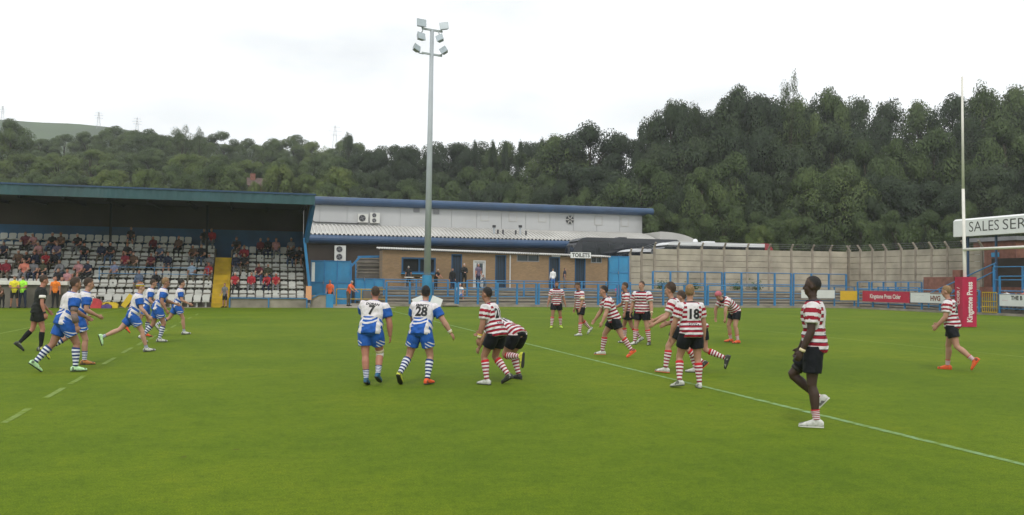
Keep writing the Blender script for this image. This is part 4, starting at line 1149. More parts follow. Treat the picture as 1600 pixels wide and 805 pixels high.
# back wall, roof, fascia, posts
yb_ = row_y(6) + .85
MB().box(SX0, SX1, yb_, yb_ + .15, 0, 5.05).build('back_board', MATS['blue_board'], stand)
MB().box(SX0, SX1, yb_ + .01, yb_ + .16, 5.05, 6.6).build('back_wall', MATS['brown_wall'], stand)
YFa = YS - .9
fz1, fz0 = Z_Y(250, 296.5, YFa), Z_Y(250, 312, YFa)
fx1 = X_at(490, YFa)
MB().prism([(YFa + .12, fz0 + .02), (YFa + .12, fz1 - .02), (yb_ + .6, 6.75), (yb_ + .6, 6.55)], 'x', SX0, fx1 - .05).build('roof', MATS['dark_roof'], stand)
mb = MB(); vs = []; n = int((fx1 - SX0) / .15)                     # profiled fascia sheet
for i in range(n + 1):
    o = (0, -.03, -.03, 0)[i % 4]; vs += [(SX0 + i * (fx1 - SX0) / n, YFa + o, fz0), (SX0 + i * (fx1 - SX0) / n, YFa + o, fz1)]
mb.add(vs, [(2 * i, 2 * i + 2, 2 * i + 3, 2 * i + 1) for i in range(n)]); mb.box(SX0, fx1, YFa + .02, YFa + .10, fz0, fz1); mb.build('fascia', MATS['teal_sheet'], stand)
MB().box(SX0, fx1 + .05, YFa - .07, YFa + .16, fz1, fz1 + .09).build('fascia_cap', MATS['blue_deep'], stand)
for p in (-10, 171, 322):
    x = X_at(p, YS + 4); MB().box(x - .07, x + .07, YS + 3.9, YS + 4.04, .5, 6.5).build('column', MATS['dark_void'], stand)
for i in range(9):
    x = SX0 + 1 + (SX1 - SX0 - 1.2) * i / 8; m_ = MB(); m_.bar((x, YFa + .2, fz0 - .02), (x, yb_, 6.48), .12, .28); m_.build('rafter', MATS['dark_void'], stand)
# right gable: leaning blue post, brown side screen and roof bracket
MB().prism([(YS + 1.2, 0), (yb_ + .15, 0), (yb_ + .15, 6.5), (YS + .2, 6.4), (YS + .9, 4.2)], 'x', SX1 + .02, SX1 + .12).build('side_screen', MATS['brown_wall'], stand)
m_ = MB(); m_.bar(aY(475.5, 372, YS + .3), aY(485, 462, YS + .3), .16, .16); m_.build('gable_post', MATS['blue_paint'], stand)
m_ = MB(); m_.bar(aY(489, 320, YFa + .3), aY(478, 378, YS + .3), .22, .30); m_.build('roof_bracket', MATS['blue_board'], stand)
MB().box(X_at(486.5, YS + 1.5), X_at(491.5, YS + 1.5), YS + 1.4, YS + 1.5, Z_Y(489, 440, YS + 1.5), Z_Y(489, 410, YS + 1.5)).build('notice_board', MATS['white_board'], stand)
m_ = MB(); q = aY(481, 460, YS + .2); m_.box(q[0] - .12, q[0] + .22, YS + .1, YS + .3, 0.5, 1.35); m_.build('orange_board', MATS['flowers'], stand)

# blue rails at the front of the stand
def rails(name, label, pts, zs, post_gap, zpost=None, r=.035, cat='railing', group=None, mat='blue_paint', base=0.0, thick=None):
    """posts and horizontal rails along a polyline"""
    t = thing(name, (*pts[0][:2], base), label, cat, group)
    for a, b_ in zip(pts[:-1], pts[1:]):
        a, b_ = Vector((*a[:2], base)), Vector((*b_[:2], base)); L = (b_ - a).length; n = max(1, round(L / post_gap)); zt_ = max(zs) if zpost is None else zpost
        for i in range(n + (1 if b_ is pts[-1] else 1)):
            p = a + (b_ - a) * (i / n); w = thick or .075
            MB().box(p.x - w / 2, p.x + w / 2, p.y - w / 2, p.y + w / 2, base - .08, base + zt_).build('post', MATS[mat], t)
        for z in zs: MB().tube(a + Vector((0, 0, z)), b_ + Vector((0, 0, z)), r, n=8).build('rail', MATS[mat], t)
    return t
rails('railing', 'blue rail along the front of the right-hand seats', [(stx1 + .05, YS - .02), (SX1 + .02, YS - .02)], (.58,), 2.2, r=.03)
rails('railing', 'thin blue rail crossing the middle rows of the left-hand seats', [(X_at(157, row_y(2)), row_y(2) - .50), (X_at(326, row_y(2)), row_y(2) - .50)], (.55, .95), 2.6, base=row_z(2), r=.018, thick=.04)
lw = thing('low_wall', (X_at(485, YS + .5), YS + .5, 0), 'low concrete wall with blue rail and blue end panel beside the stand', 'wall')
xa, xb = X_at(486, YS + .5), X_at(521, YS + .5)
MB().box(xa, xb - .45, YS + .45, YS + .6, -.02, .78).build('wall', MATS['concrete'], lw); MB().box(xb - .44, xb, YS + .42, YS + .64, -.02, .86).build('end_panel', MATS['blue_gate'], lw)
m_ = MB(); m_.bar((xa, YS + .4, .55), (xa + .55, YS + .4, .88), .06, .06); m_.bar((xa + .55, YS + .4, .88), (xb - .45, YS + .4, .88), .06, .06); m_.build('rail', MATS['blue_paint'], lw)
rails('railing', 'yellow rail in the gateway beside the orange stewards', [(X_at(526, 61.6), 61.6), (X_at(603, 61.6), 61.6)], (.45, 1.12), 1.45, base=.02, mat='yellow_paint', r=.03)
# dugout with white edge at far left
dx1 = X_at(104, YS - 1.6); dg = thing('dugout', (dx1 - 5, YS - 1.6, 0), 'grey low dugout wall with thick white top edge at far left', 'dugout')
MB().box(SX0, dx1, YS - 1.5, YS - .9, -.02, 1.28).build('wall', MATS['concrete_dark'], dg)
MB().box(SX0, dx1 + .05, YS - 1.62, YS - .85, 1.282, 1.50).build('roof_edge', MATS['white_paint'], dg)
MB().box(dx1 + .06, X_at(150, YS - 1.2), YS - 1.2, YS - .95, -.02, .78).build('side_wall', MATS['white_paint'], dg)

# ------------------------------------------------------------------ terrace railings (far side)
def xr(p0, p1, Y): return [(X_at(p0, Y), Y), (X_at(p1, Y), Y)]
fr = [(604, 712, 'left of the floodlight mast to the white door'), (716, 838, 'below the brown toilet block doors'), (842, 965, 'below the TOILETS sign'), (969, 1102, 'below the left part of the concrete wall'), (1106, 1236, 'left of the blank white board')]
for a, b_, w in fr:
    rails('front_railing', 'blue pitchside railing on the kerb, ' + w, xr(a, b_, YT + .17), (.55, 1.02, 1.5), 1.55, base=.16, r=.033, thick=.13, group='pitchside railings')
for a, b_, zt_, w in ((600, 700, 1.16, 'behind the floodlight mast'), (730, 862, 1.16, 'in front of the grilled dark door'), (870, 985, 1.16, 'in front of the small blue gate')):
    rails('crush_barrier', 'upper blue barrier on the terrace ' + w, xr(a, b_, 64.0), (.62, zt_), 2.0, base=.68, r=.03, thick=.10, group='terrace crush barriers')
for a, b_, w in ((1020, 1128, 'left end'), (1132, 1236, 'right of the bending player'), (1240, 1322, 'above the blank white board')):
    rails('crush_barrier', 'tall blue barrier below the concrete wall, ' + w, xr(a, b_, 66.6), (.5, 1.45), 1.55, base=1.30, r=.03, thick=.12, group='terrace crush barriers')
# goal end
def yr(p0, p1, X): return [(X, Y_at(p0, X)), (X, Y_at(p1, X))]
rails('front_railing', 'blue pitchside railing carrying the red and white adverts behind the goal', [(XE + .1, YT - .1), (XE + .1, Y_at(1528, XE))], (.30, .62, 1.05, 1.42), 1.9, base=.12, r=.032, thick=.10, group='pitchside railings')
rails('front_railing', 'blue pitchside railing at the right edge beyond the yellow gate', [(XE + .1, Y_at(1560, XE)), (XE + .1, Y_at(1700, XE))], (.30, .62, 1.05, 1.42, 2.35), 2.2, zpost=2.35, base=.12, r=.032, thick=.10, group='pitchside railings')
rails('front_railing', 'blue pitchside railing under the blank white and yellow boards', [(X_at(1240, YT + .17), YT + .17), (XE - .05, YT + .17)], (.4, .95, 1.5), 1.6, base=.16, r=.026, thick=.09, group='pitchside railings')
for p0, p1, Xx, bz, w in ((1340, 1358, XE + 3.4, .90, 'by the wall corner'), (1362, 1440, XE + 3.4, .90, 'above the red cider advert'), (1372, 1436, XE + 1.7, .47, 'low on the steps above the red advert'), (1444, 1492, XE + 4.4, 1.12, 'left of the red post pad')):
    rails('crush_barrier', 'blue crush barrier on the goal terrace ' + w, yr(p0, p1, Xx), (.55, 1.2), 1.3, base=bz, r=.03, thick=.10, group='terrace crush barriers')
for i, (x, y) in enumerate(((1085, 440), (1152, 433), (1184, 432), (1034, 440))):
    q = aY(x, y, 68.7); t = thing('weed', (q[0], q[1], 1.3), ('small weed at the wall foot, left of the bending player', 'bushy weed at the wall foot above the bending player', 'bushy weed at the wall foot right of the bending player', 'small weed at the wall foot near the left barrier end')[i], 'weed', 'weeds at the foot of the wall')
    m_ = MB(); r_ = random.Random(i)
    for k in range(90):
        c = Vector((q[0] + r_.gauss(0, .28), q[1] + r_.gauss(0, .12), 1.3 + abs(r_.gauss(.3, .22)))); a = Vector((r_.uniform(-1, 1), r_.uniform(-1, 1), r_.uniform(-1, 1))).normalized() * .11; b2 = a.orthogonal().normalized() * .07
        m_.add([c - a, c + b2, c + a, c - b2], [(0, 1, 2, 3)])
    m_.build('leaves', MATS['weed_leaf'], t, fixn=False); MB().tube((q[0], q[1], 1.28), (q[0], q[1], 1.7), .02, n=5).build('stem', MATS['bark'], t)

# ------------------------------------------------------------------ floodlight mast
fb = gr(667, 477.5); fb = np.array([fb[0] * 1.0, fb[1], 0]); fb = np.array([X_at(667, 60.4), 60.4, 0.0])
def zf(py): return Z_Y(670, py, 60.4)
mast = thing('floodlight_mast', fb, 'tall grey floodlight mast with six lamps and blue base', 'floodlight')
tilt = .12
def mp_(z): return Vector((fb[0] + tilt * z / 20, fb[1], z))
ztop = zf(47)
MB().tube(mp_(2.1), mp_(ztop), .24, .13, n=12).build('pole', MATS['galvanised'], mast, smooth=True)
MB().tube((fb[0], fb[1], 0), mp_(2.14), .37, .33, n=12).build('base', MATS['blue_gate'], mast)
for z, w0, w1 in ((ztop, -.72, .72), (zf(85), -.70, .72)):
    c = mp_(z); m_ = MB(); m_.bar(c + Vector((w0, -.05, .06)), c + Vector((w1, -.05, -.06)), .12, .12); m_.build('cross_arm', MATS['galvanised'], mast)
def lamp(px, py, w, h, yaw, pit, roll):
    c = Vector(aY(px, py, 60.1)); M = Matrix.Rotation(rad(yaw), 3, 'Z') @ Matrix.Rotation(rad(pit), 3, 'X') @ Matrix.Rotation(rad(roll), 3, 'Y')
    m_ = MB(); a, b2, d = w / 2, h / 2, .16
    pts = [(-a, -d, -b2), (a, -d, -b2), (a, -d, b2), (-a, -d, b2), (-a * .62, d, -b2 * .6), (a * .62, d, -b2 * .6), (a * .62, d, b2 * .6), (-a * .62, d, b2 * .6)]
    m_.add([c + M @ Vector(p) for p in pts], [(0, 1, 2, 3), (7, 6, 5, 4), (0, 4, 5, 1), (1, 5, 6, 2), (2, 6, 7, 3), (3, 7, 4, 0)])
    o = m_.build('lamp', MATS['lamp_case'], mast)
    g = MB(); g.add([c + M @ Vector(p) for p in ((-a * .9, -d - .006, -b2 * .88), (a * .9, -d - .006, -b2 * .88), (a * .9, -d - .006, b2 * .88), (-a * .9, -d - .006, b2 * .88))], [(0, 1, 2, 3)]); g.build('glass', MATS['lamp_glass'], o)
    k = MB(); arm = mp_(ztop if py < 66 else zf(85)); tgt = Vector((c.x + (arm.x - c.x) * .25, c.y + .2, arm.z)); k.bar(c + M @ Vector((0, d, 0)), tgt, .06, .06); k.bar(tgt, Vector((arm.x + (c.x - arm.x) * .5, arm.y, arm.z)), .06, .06); k.build('bracket', MATS['galvanised'], o)
lamp(657.5, 37, .68, .54, 10, -12, 2); lamp(694, 42, .62, .52, -14, -14, -8)
lamp(657, 58, .60, .54, 25, -20, 6); lamp(688, 61, .50, .52, -35, -25, -25)
lamp(650, 76, .52, .50, 35, -20, 24); lamp(694, 80, .50, .50, -35, -22, -36)
for s_, lab in ((-1, 'white board leaning against the left of the floodlight base'), (1, 'white board leaning against the right of the floodlight base')):
    m_ = MB(); cx = fb[0] + s_ * .62; a = rad(22) * s_
    P = [(-.38, -.27), (.38, -.27), (.38, .27), (-.38, .27)]; pts = [(cx + u * math.cos(a) + v * math.sin(a), -u * math.sin(a) + v * math.cos(a)) for u, v in P]; zmin = min(p[1] for p in pts)
    vs = [(x, fb[1] - .42 + (z - zmin) * .18, z - zmin + .005) for x, z in pts]; m_.add(vs + [(x, y + .05, z) for x, y, z in vs], [(0, 1, 2, 3), (7, 6, 5, 4), (0, 4, 5, 1), (1, 5, 6, 2), (2, 6, 7, 3), (3, 7, 4, 0)])
    tag(m_.build('leaning_board', MATS['white_board']), lab, 'board', 'boards at the floodlight base')
m_ = MB(); q = gr(705, 478); m_.poly_tube([(X_at(p, 60.5), 60.5, z) for p, z in ((692, .06), (698, .11), (706, .12), (714, .10), (718, .05))], [.06, .11, .12, .10, .05], n=8); tag(m_.build('rolled_cover', MATS['post_concrete'], smooth=True), 'dark rolled cover lying by the kerb right of the floodlight', 'cover')

# ------------------------------------------------------------------ goalposts with padded foot
goal = thing('rugby_goalposts', (GP[0], GP[1], 0), 'white rugby goalposts with red padded foot at the right', 'goalposts')
gx_, gy_ = GP[0], GP[1]; sc = proj(GP)[2]
zt_ = (511 - 118) / sc; zc = 121 / sc
for k, yy in enumerate((gy_, gy_ - 5.5)):
    dx = -.10 if k == 0 else 0
    MB().tube((gx_, yy, 0), (gx_ + dx * 1.2, yy + .0, zt_ * .55), .075, .062, n=12).build('post', MATS['white_paint'], goal, smooth=True)
    MB().tube((gx_ + dx * 1.2, yy, zt_ * .55), (gx_ + dx * 1.6, yy, zt_), .058, .045, n=12).build('post_extension', MATS['white_paint'], goal, smooth=True)
    a = rad(-12); hw = .285; pts = [(gx_ + hw * (c * math.cos(a) - s_ * math.sin(a)) * 1.15, yy + hw * (c * math.sin(a) + s_ * math.cos(a)) * 1.15) for c, s_ in ((-1, -1), (1, -1), (1, 1), (-1, 1))]
    ph_ = 78 / sc
    m_ = MB(); n = 4; prof = []
    for i in range(4):
        p0, p1 = Vector((*pts[i], 0)), Vector((*pts[(i + 1) % 4], 0)); prof += [p0 + (p1 - p0) * .06, p0 + (p1 - p0) * .94]
    m_.prism([(p.x, p.y) for p in prof], 'z', .02, ph_); pad = m_.build('pad', MATS['red_pad'], goal)
    if k == 0:
        p0, p1, p3 = Vector((*pts[0], 0)), Vector((*pts[1], 0)), Vector((*pts[3], 0))
        n1 = Vector((p1.y - p0.y, -(p1.x - p0.x), 0)).normalized(); n2 = Vector((-(p0.y - p3.y), (p0.x - p3.x), 0)).normalized()
        n2 = -n2 if n2.dot(Vector((-1, -1, 0))) < 0 else n2
        c1 = (p0 + p1) / 2 + Vector((0, 0, ph_ * .50)); c2 = (p0 + p3) / 2 + Vector((0, 0, ph_ * .62))
        lettering('Kingstone Press', .34, c1, (0, 0, 1), -(p1 - p0).normalized(), n1 * .006, MATS['sign_cream'], pad, bold=.010, sx=.80)
        lettering('CIDER /', .28, c2, (0, 0, 1), (p3 - p0).normalized(), n2 * .006, MATS['sign_cream'], pad, bold=.006, sx=.8)
MB().tube((gx_ - .10, gy_, zc), (gx_ - .02, gy_ - 5.5, zc), .06, n=10).build('crossbar', MATS['white_paint'], goal, smooth=True)

# ------------------------------------------------------------------ advertising boards
def board(name, label, p0, p1, y0, y1, mat, line, texts=(), cat='advert'):
    """line: ('y', Y) or ('x', X); texts: (string, size, cx 0..1, cy 0..1, colour, sx, bold)"""
    ax, v = line
    f = (lambda px, py: aY(px, py, v)) if ax == 'y' else (lambda px, py: aX(px, py, v))
    pm = (p0 + p1) / 2; a, b2 = Vector(f(p0, 460)), Vector(f(p1, 460)); z0, z1 = float(f(pm, y1)[2]), float(f(pm, y0)[2]); a.z = b2.z = 0
    d = (b2 - a).normalized(); nrm = Vector((d.y, -d.x, 0)); c = (a + b2) / 2
    t = thing(name, (c.x, c.y, z0), label, cat, 'pitchside boards'); m_ = MB(); m_.bar(a + Vector((0, 0, (z0 + z1) / 2)), b2 + Vector((0, 0, (z0 + z1) / 2)), .04, z1 - z0); m_.build('panel', MATS[mat], t)
    L, H_ = (b2 - a).length, z1 - z0
    fm = MB()
    for s_ in (z0 + .02, z1 - .02): fm.bar(a + Vector((0, 0, s_)) + nrm * .004, b2 + Vector((0, 0, s_)) + nrm * .004, .05, .035)
    fm.build('frame', MATS['grey_steel'], t)
    for (s_, size, cx, cy, m2, sx, bd) in texts:
        o = a + d * L * cx + Vector((0, 0, z0 + H_ * cy))
        lettering(s_, size * H_, o, d, (0, 0, 1), nrm * .031, MATS[m2], t, bold=bd, sx=sx)
    return t, a, b2, d, nrm, z0, z1
ly, lx = ('y', YT - .02), ('x', XE - .02)
board('advertising_board', 'blank white board on the railing behind the nearest player', 1252, 1304, 452.5, 466.5, 'white_board', ly)
board('advertising_board', 'plain yellow board with faint lettering between white and red boards', 1313, 1342.5, 454, 470, 'yellow_board', ly, (('\u2014 \u2014 \u2014 \u2014', .18, .45, .62, 'yellow_paint', 1, 0),))
board('advertising_board', 'dark red cider advert with cream lettering behind the goal', 1348, 1421, 454.5, 473, 'red_board', lx, (('Kingstone Press Cider', .50, .5, .5, 'sign_cream', .86, .012),))
t, a, b2, d, nrm, z0, z1 = board('advertising_board', 'white advert with brown block letters beside the red cider advert', 1423, 1478, 457, 474, 'white_board', lx, (('\u2014\u2014\u2014 \u2014\u2014 \u2014\u2014', .20, .26, .72, 'grey_steel', .8, 0), ('\u2014\u2014\u2014', .18, .26, .38, 'grey_steel', .8, 0), ('HVG', .62, .72, .44, 'brick_red', 1.0, .02)))
o = a + d * (b2 - a).length * .72; m_ = MB(); m_.bar(o - d * .52 + Vector((0, 0, z1 - .08)) + nrm * .03, o + d * .52 + Vector((0, 0, z1 - .08)) + nrm * .03, .012, .04); m_.build('rule', MATS['brick_red'], t)
board('advertising_board', 'white advert cut by the right edge with black and red capitals', 1562, 1640, 460, 480, 'white_board', lx, (('THE B', .46, .36, .68, 'sign_dark', .9, .012), ('\u2014\u2014\u2014', .2, .12, .5, 'red_board', 1, 0)))
x_, y0_, y1_ = XE - .02, Y_at(1535, XE), Y_at(1557.5, XE); z1 = Z_X(1546, 457, XE); yg = thing('yellow_gate', (XE, (y0_ + y1_) / 2, .1), 'yellow mesh gate in the railing right of the red pad', 'gate')
for yy in np.linspace(y1_, y0_, 8): MB().bar((XE, yy, .12), (XE, yy, z1), .03, .03).build('bar', MATS['yellow_paint'], yg)
for zz in (.16, .5, .85, z1): MB().bar((XE - .02, y0_, zz), (XE - .02, y1_, zz), .05, .06).build('rail', MATS['yellow_paint'], yg)

# ------------------------------------------------------------------ stand at right with sales sign
Xs = 47.0; ys0 = Y_at(1490.5, Xs); ys1 = Y_at(1720, Xs); zs1, zs0 = Z_X(1545, 338.5, Xs), Z_X(1545, 367.5, Xs)
rs = thing('small_stand', (Xs, ys0, 0), 'small covered stand at the right edge under a white lettered fascia', 'stand')
MB().prism([(Xs, zs0), (Xs - .04, zs0 + .02), (Xs - .04, zs1 - .12), (Xs + .16, zs1), (Xs + .3, zs1), (Xs + .3, zs0)], 'y', ys1, ys0).build('fascia', MATS['sign_white'], rs)
MB().prism([(Xs + .31, zs1 - .1), (Xs + 6.5, zs1 - .5), (Xs + 6.5, zs1 - .7), (Xs + .31, zs1 - .3)], 'y', ys1, ys0 - .05).build('roof', MATS['dark_roof'], rs)
for word, p0, p1 in (('SALES', 1515, 1562), ('SER', 1567.5, 1604)):
    yl0, yl1 = Y_at(p0, Xs), Y_at(p1, Xs); tw_ = [v[0] for v in mesh_text(word, 1.0, -.006)[0]]
    lettering(word, 1.0, (Xs - .04, (yl0 + yl1) / 2, (zs0 + zs1) / 2 - .02), (0, -1, 0), (0, 0, 1), (-.006, 0, 0), MATS['sign_dark'], rs, bold=-.006, sx=(yl0 - yl1) / (max(tw_) - min(tw_)))
for p in (1513, 1557, 1640):
    yy = Y_at(p, Xs + .4); MB().box(Xs + .32, Xs + .44, yy - .06, yy + .06, .3, zs0 + .2).build('column', MATS['blue_deep'], rs)
yy0, yy1 = Y_at(1516, Xs + 2), Y_at(1700, Xs + 2)
for i in range(5):
    MB().box(Xs - 1.2 + 1.0 * i, Xs - .2 + 1.0 * i, yy1, yy0 - .3 * 0 - .002 * i, -.02, .35 + .36 * i).build('tier', MATS['brick_red' if i > 2 else 'concrete_dark'], rs)
MB().box(Xs + 3.82, Xs + 4.0, yy1, yy0 - .05, 1.7, Z_X(1560, 404, Xs + 3.9)).build('back_wall', MATS['brown_wall'], rs)
Xh = 54.0; hy0, hy1 = Y_at(1521, Xh), Y_at(1588, Xh); hz1, hz0 = Z_X(1555, 377, Xh), 1.0
hut = thing('brick_hut', (Xh, hy0, hz0), 'small red-brown brick hut with grey felt roof behind the sales stand', 'hut')
MB().box(Xh, Xh + 4, hy1, hy0, hz0, hz1).build('wall', MATS['brick_red'], hut); MB().box(Xh - .25, Xh + 4.2, hy1 - .2, hy0 + .2, hz1 + .002, hz1 + .30).build('roof', MATS['grey_steel'], hut)
for (p0, p1, y0, y1, mt, nm) in ((1523, 1537, 393, 411, 'white_board', 'poster'), (1549, 1561, 395, 402, 'pale', 'window')):
    a, b2 = Y_at(p0, Xh - .05), Y_at(p1, Xh - .05); MB().box(Xh - .06, Xh - .005, b2, a, Z_X(p0, y1, Xh), Z_X(p0, y0, Xh)).build(nm, MATS['white_board'] if mt == 'white_board' else MATS['blue_gate'], hut)
for a, b2, lab in (((1449, 460), (1556, 411), 'upper sloping blue handrail climbing to the small stand'), ((1470, 466), (1556, 423), 'lower sloping blue handrail climbing to the small stand')):
    A_ = Vector(aX(a[0], a[1], Xs - .9)); B2 = Vector(aX(b2[0], b2[1], Xs - .2)); t = thing('handrail', (A_.x, A_.y, 0), lab, 'handrail', 'sloping handrails'); MB().tube(A_, B2, .045, n=8).build('rail', MATS['blue_paint'], t)
    for u in (.02, .5, .98): p = A_ + (B2 - A_) * u; MB().box(p.x - .04, p.x + .04, p.y - .04, p.y + .04, .1, p.z).build('post', MATS['blue_paint'], t)
rails('railing', 'tall blue railing in front of the small stand seats', yr(1553, 1700, Xs - .6), (1.0, 1.9, 2.75), 2.3, base=.35, r=.03, thick=.10)
bw = thing('brick_block', (XE + 3.5, Y_at(1460, XE + 3.5), .6), 'low dark brick block on the goal terrace left of the red pad', 'brick wall')
MB().box(XE + 3.6, XE + 4.4, Y_at(1490, XE + 3.6), Y_at(1443, XE + 3.6), .8, Z_X(1465, 433, XE + 3.6)).build('lower_wall', MATS['brick_red'], bw); MB().box(XE + 4.42, XE + 5.4, Y_at(1500, XE + 4.4), Y_at(1488, XE + 4.4), 1.0, Z_X(1494, 422, XE + 4.4)).build('upper_wall', MATS['brick_red'], bw)

# ------------------------------------------------------------------ coaches parked in the yard
def coach(label, Y, p0, p1, ytop, zroof, body, roofm, rear=None, face=-1, h=3.3):
    x0, x1 = X_at(p0, Y), X_at(p1, Y); zb = 1.9; t = thing('coach', ((x0 + x1) / 2, Y + 1.25, zb), label, 'coach', 'coaches in the yard'); H_ = zroof - zb; y0, y1 = Y, Y + 2.5
    def prof(o=0):
        return [(x0 + .10, zb + .35), (x0 - .02, zb + H_ * .45), (x0 + .35, zb + H_ * .84), (x0 + .75, zb + H_ * .95), (x0 + 1.3, zb + H_), (x1 - .5, zb + H_ - .02), (x1 - .1, zb + H_ * .93), (x1, zb + .4)]
    MB().prism(prof(), 'y', y0, y1).build('body', MATS[body], t)
    r = MB(); r.prism([(x0 + .5, zb + H_ * .925), (x0 + .95, zb + H_ * .99), (x0 + 1.4, zb + H_ + .06), (x1 - .6, zb + H_ + .05), (x1 - .15, zb + H_ * .95), (x1 - .15, zb + H_ * .925)], 'y', y0 - .03, y1 + .03); r.build('roof', MATS[roofm], t)
    n = 7
    for i in range(n):
        a = x0 + 1.0 + (x1 - x0 - 1.6) * i / n; b2 = x0 + 1.0 + (x1 - x0 - 1.6) * (i + 1) / n - .06
        MB().box(a, b2, y0 - .015, y0 + .02, zb + H_ * .52, zb + H_ * .90).build('window', MATS['coach_glass'], t)
    MB().prism([(x0 - .03, zb + H_ * .48), (x0 + .33, zb + H_ * .83), (x0 + .40, zb + H_ * .80), (x0 + .06, zb + H_ * .46)], 'y', y0 + .15, y1 - .15).build('windscreen', MATS['coach_glass'], t)
    if rear: MB().prism([(x1 - .75, zb + H_ * .5), (x1 - .72, zb + H_ + .10), (x1 - .35, zb + H_ + .06), (x1 + .04, zb + H_ * .9), (x1 + .05, zb + .5), (x1 - .4, zb + .5)], 'y', y0 - .06, y1 + .06).build('rear_end', MATS[rear], t)
    for xx in (x0 + 2.2, x1 - 2.6, x1 - 1.6):
        for yy in (y0 - .02, y1 - .28):
            w = MB().tube((xx, yy, zb + .48), (xx, yy + .3, zb + .48), .48, n=16).build('wheel', MATS['black_rubber'], t); MB().tube((xx, yy - .01, zb + .48), (xx, yy + .05, zb + .48), .25, n=12).build('rim', MATS['galvanised'], w)
    m_ = MB(); m_.bar((x0 - .05, y0 + .1, zb + H_ * .80), (x0 - .35, y0 - .2, zb + H_ * .78), .05, .05); m_.box(x0 - .45, x0 - .27, y0 - .30, y0 - .12, zb + H_ * .5, zb + H_ * .80); m_.build('mirror', MATS['coach_grey'], t)
    hb = MB(); xm = x0 + (x1 - x0) * .48; hb.prism([(xm - .5, zb + H_ + .04), (xm - .4, zb + H_ + .20), (xm + .4, zb + H_ + .20), (xm + .5, zb + H_ + .04)], 'y', y0 + .8, y1 - .8); hb.build('roof_hatch', MATS[roofm], t)
    return t, x0, x1, zb, H_
coach('dark grey coach parked behind the TOILETS sign', 75.6, 893, 1066, 371, Z_Y(960, 373, 75.6), 'coach_grey', 'coach_grey')
t, x0, x1, zb, H_ = coach('white-roofed coach with red rear behind the concrete wall', 69.6, 1031, 1206, 378, Z_Y(1110, 380, 69.6), 'coach_glass', 'coach_white', 'coach_red')
m_ = MB(); m_.ell((X_at(1086, 70.8), 70.8, zb + H_ + .16), (.22, .22, .24)); m_.build('satellite_dome', MATS['coach_white'], t, smooth=True)
coach('lower white coach with sloping windscreen by the small blue gate', 72.6, 972, 1150, 388, Z_Y(1010, 390, 72.6), 'coach_glass', 'coach_white')

# ------------------------------------------------------------------ trees
def crown_mesh(seed, shape, nleaf, leaf, mat):
    """unit crown: height 1 (z 0..1), half width ~.5; leaf-sized faces gathered on many small boughs"""
    r = random.Random(seed); nr = np.random.RandomState(seed); boughs = []
    nb = 52 if shape in ('full', 'round') else 70
    for k in range(nb):
        z = r.random() ** (.85 if shape != 'cone' else 1.1)
        if shape == 'round': w = .50 * math.sqrt(max(.03, 1 - (2 * z - .92) ** 2 * .92))
        elif shape == 'full': w = .50 * (1 - z ** 3.2) ** .6 * (.80 + .2 * min(1, z / .2))
        elif shape == 'tall': w = .42 * math.sqrt(max(.03, 1 - (2 * z - .85) ** 2 * .86))
        elif shape == 'airy': w = .44 * math.sqrt(max(.10, 1 - (2 * z - .95) ** 2 * .95))
        else: w = .42 * (1 - z) + .04
        a = r.uniform(0, 2 * math.pi); q = math.sqrt(r.uniform(.25, 1)) * w
        rad_ = r.uniform(.085, .165) * (1.15 - .40 * z) * (.75 if shape in ('airy', 'cone') else 1)
        boughs.append((q * math.cos(a), q * math.sin(a), z * .97, rad_, r.random()))
    V, Fc, LV, CN = [], [], [], []
    per = nleaf // nb
    for (bx, by, bz, br, tone) in boughs:
        u = nr.normal(size=(per, 3)); u /= np.linalg.norm(u, axis=1)[:, None]
        rr = br * nr.uniform(.35, 1.12, per) ** .5
        c = np.array([bx, by, bz]) + u * rr[:, None] * (np.array([1.05, 1.05, .95]) if shape != 'airy' else np.array([1.5, 1.5, 1.1]))
        ax = nr.normal(size=(per, 3)); ax -= u * (ax * u).sum(1)[:, None] * .55; ax /= np.linalg.norm(ax, axis=1)[:, None]
        ay = np.cross(u + nr.normal(size=(per, 3)) * .5, ax); ay /= np.linalg.norm(ay, axis=1)[:, None]
        s = leaf * nr.uniform(.6, 1.35, per)[:, None]
        cn = u * .8 + np.array([bx, by, (bz - .45) * .6 + .25]) * .9 + nr.normal(size=(per, 3)) * .09; CN.append(cn.repeat(4, 0))
        k = len(V) * 0 + sum(len(x) for x in V)
        q = np.stack([c - ax * s, c + ay * s * .62, c + ax * s, c - ay * s * .62], 1).reshape(-1, 3); V.append(q)
        Fc.append(np.arange(per * 4).reshape(-1, 4) + k); LV.append(np.clip(tone * .80 + nr.uniform(-.02, .20, per), 0, 1).repeat(4))
    V = np.concatenate(V); V[:, 2] *= 1.07 / np.percentile(V[:, 2], 99.9); Fc = np.concatenate(Fc); LV = np.concatenate(LV)
    me = bpy.data.meshes.new('crown'); me.vertices.add(len(V)); me.vertices.foreach_set('co', V.ravel()); me.loops.add(Fc.size); me.loops.foreach_set('vertex_index', Fc.ravel())
    me.polygons.add(len(Fc)); me.polygons.foreach_set('loop_start', np.arange(0, Fc.size, 4)); me.polygons.foreach_set('loop_total', np.full(len(Fc), 4)); me.update(calc_edges=True)
    CN = np.concatenate(CN); CN /= np.linalg.norm(CN, axis=1)[:, None]; at = me.attributes.new('cn', 'FLOAT_VECTOR', 'POINT'); at.data.foreach_set('vector', CN.ravel())
    at = me.attributes.new('lv', 'FLOAT', 'POINT'); at.data.foreach_set('value', LV); me.materials.append(MATS[mat])
    return me, boughs
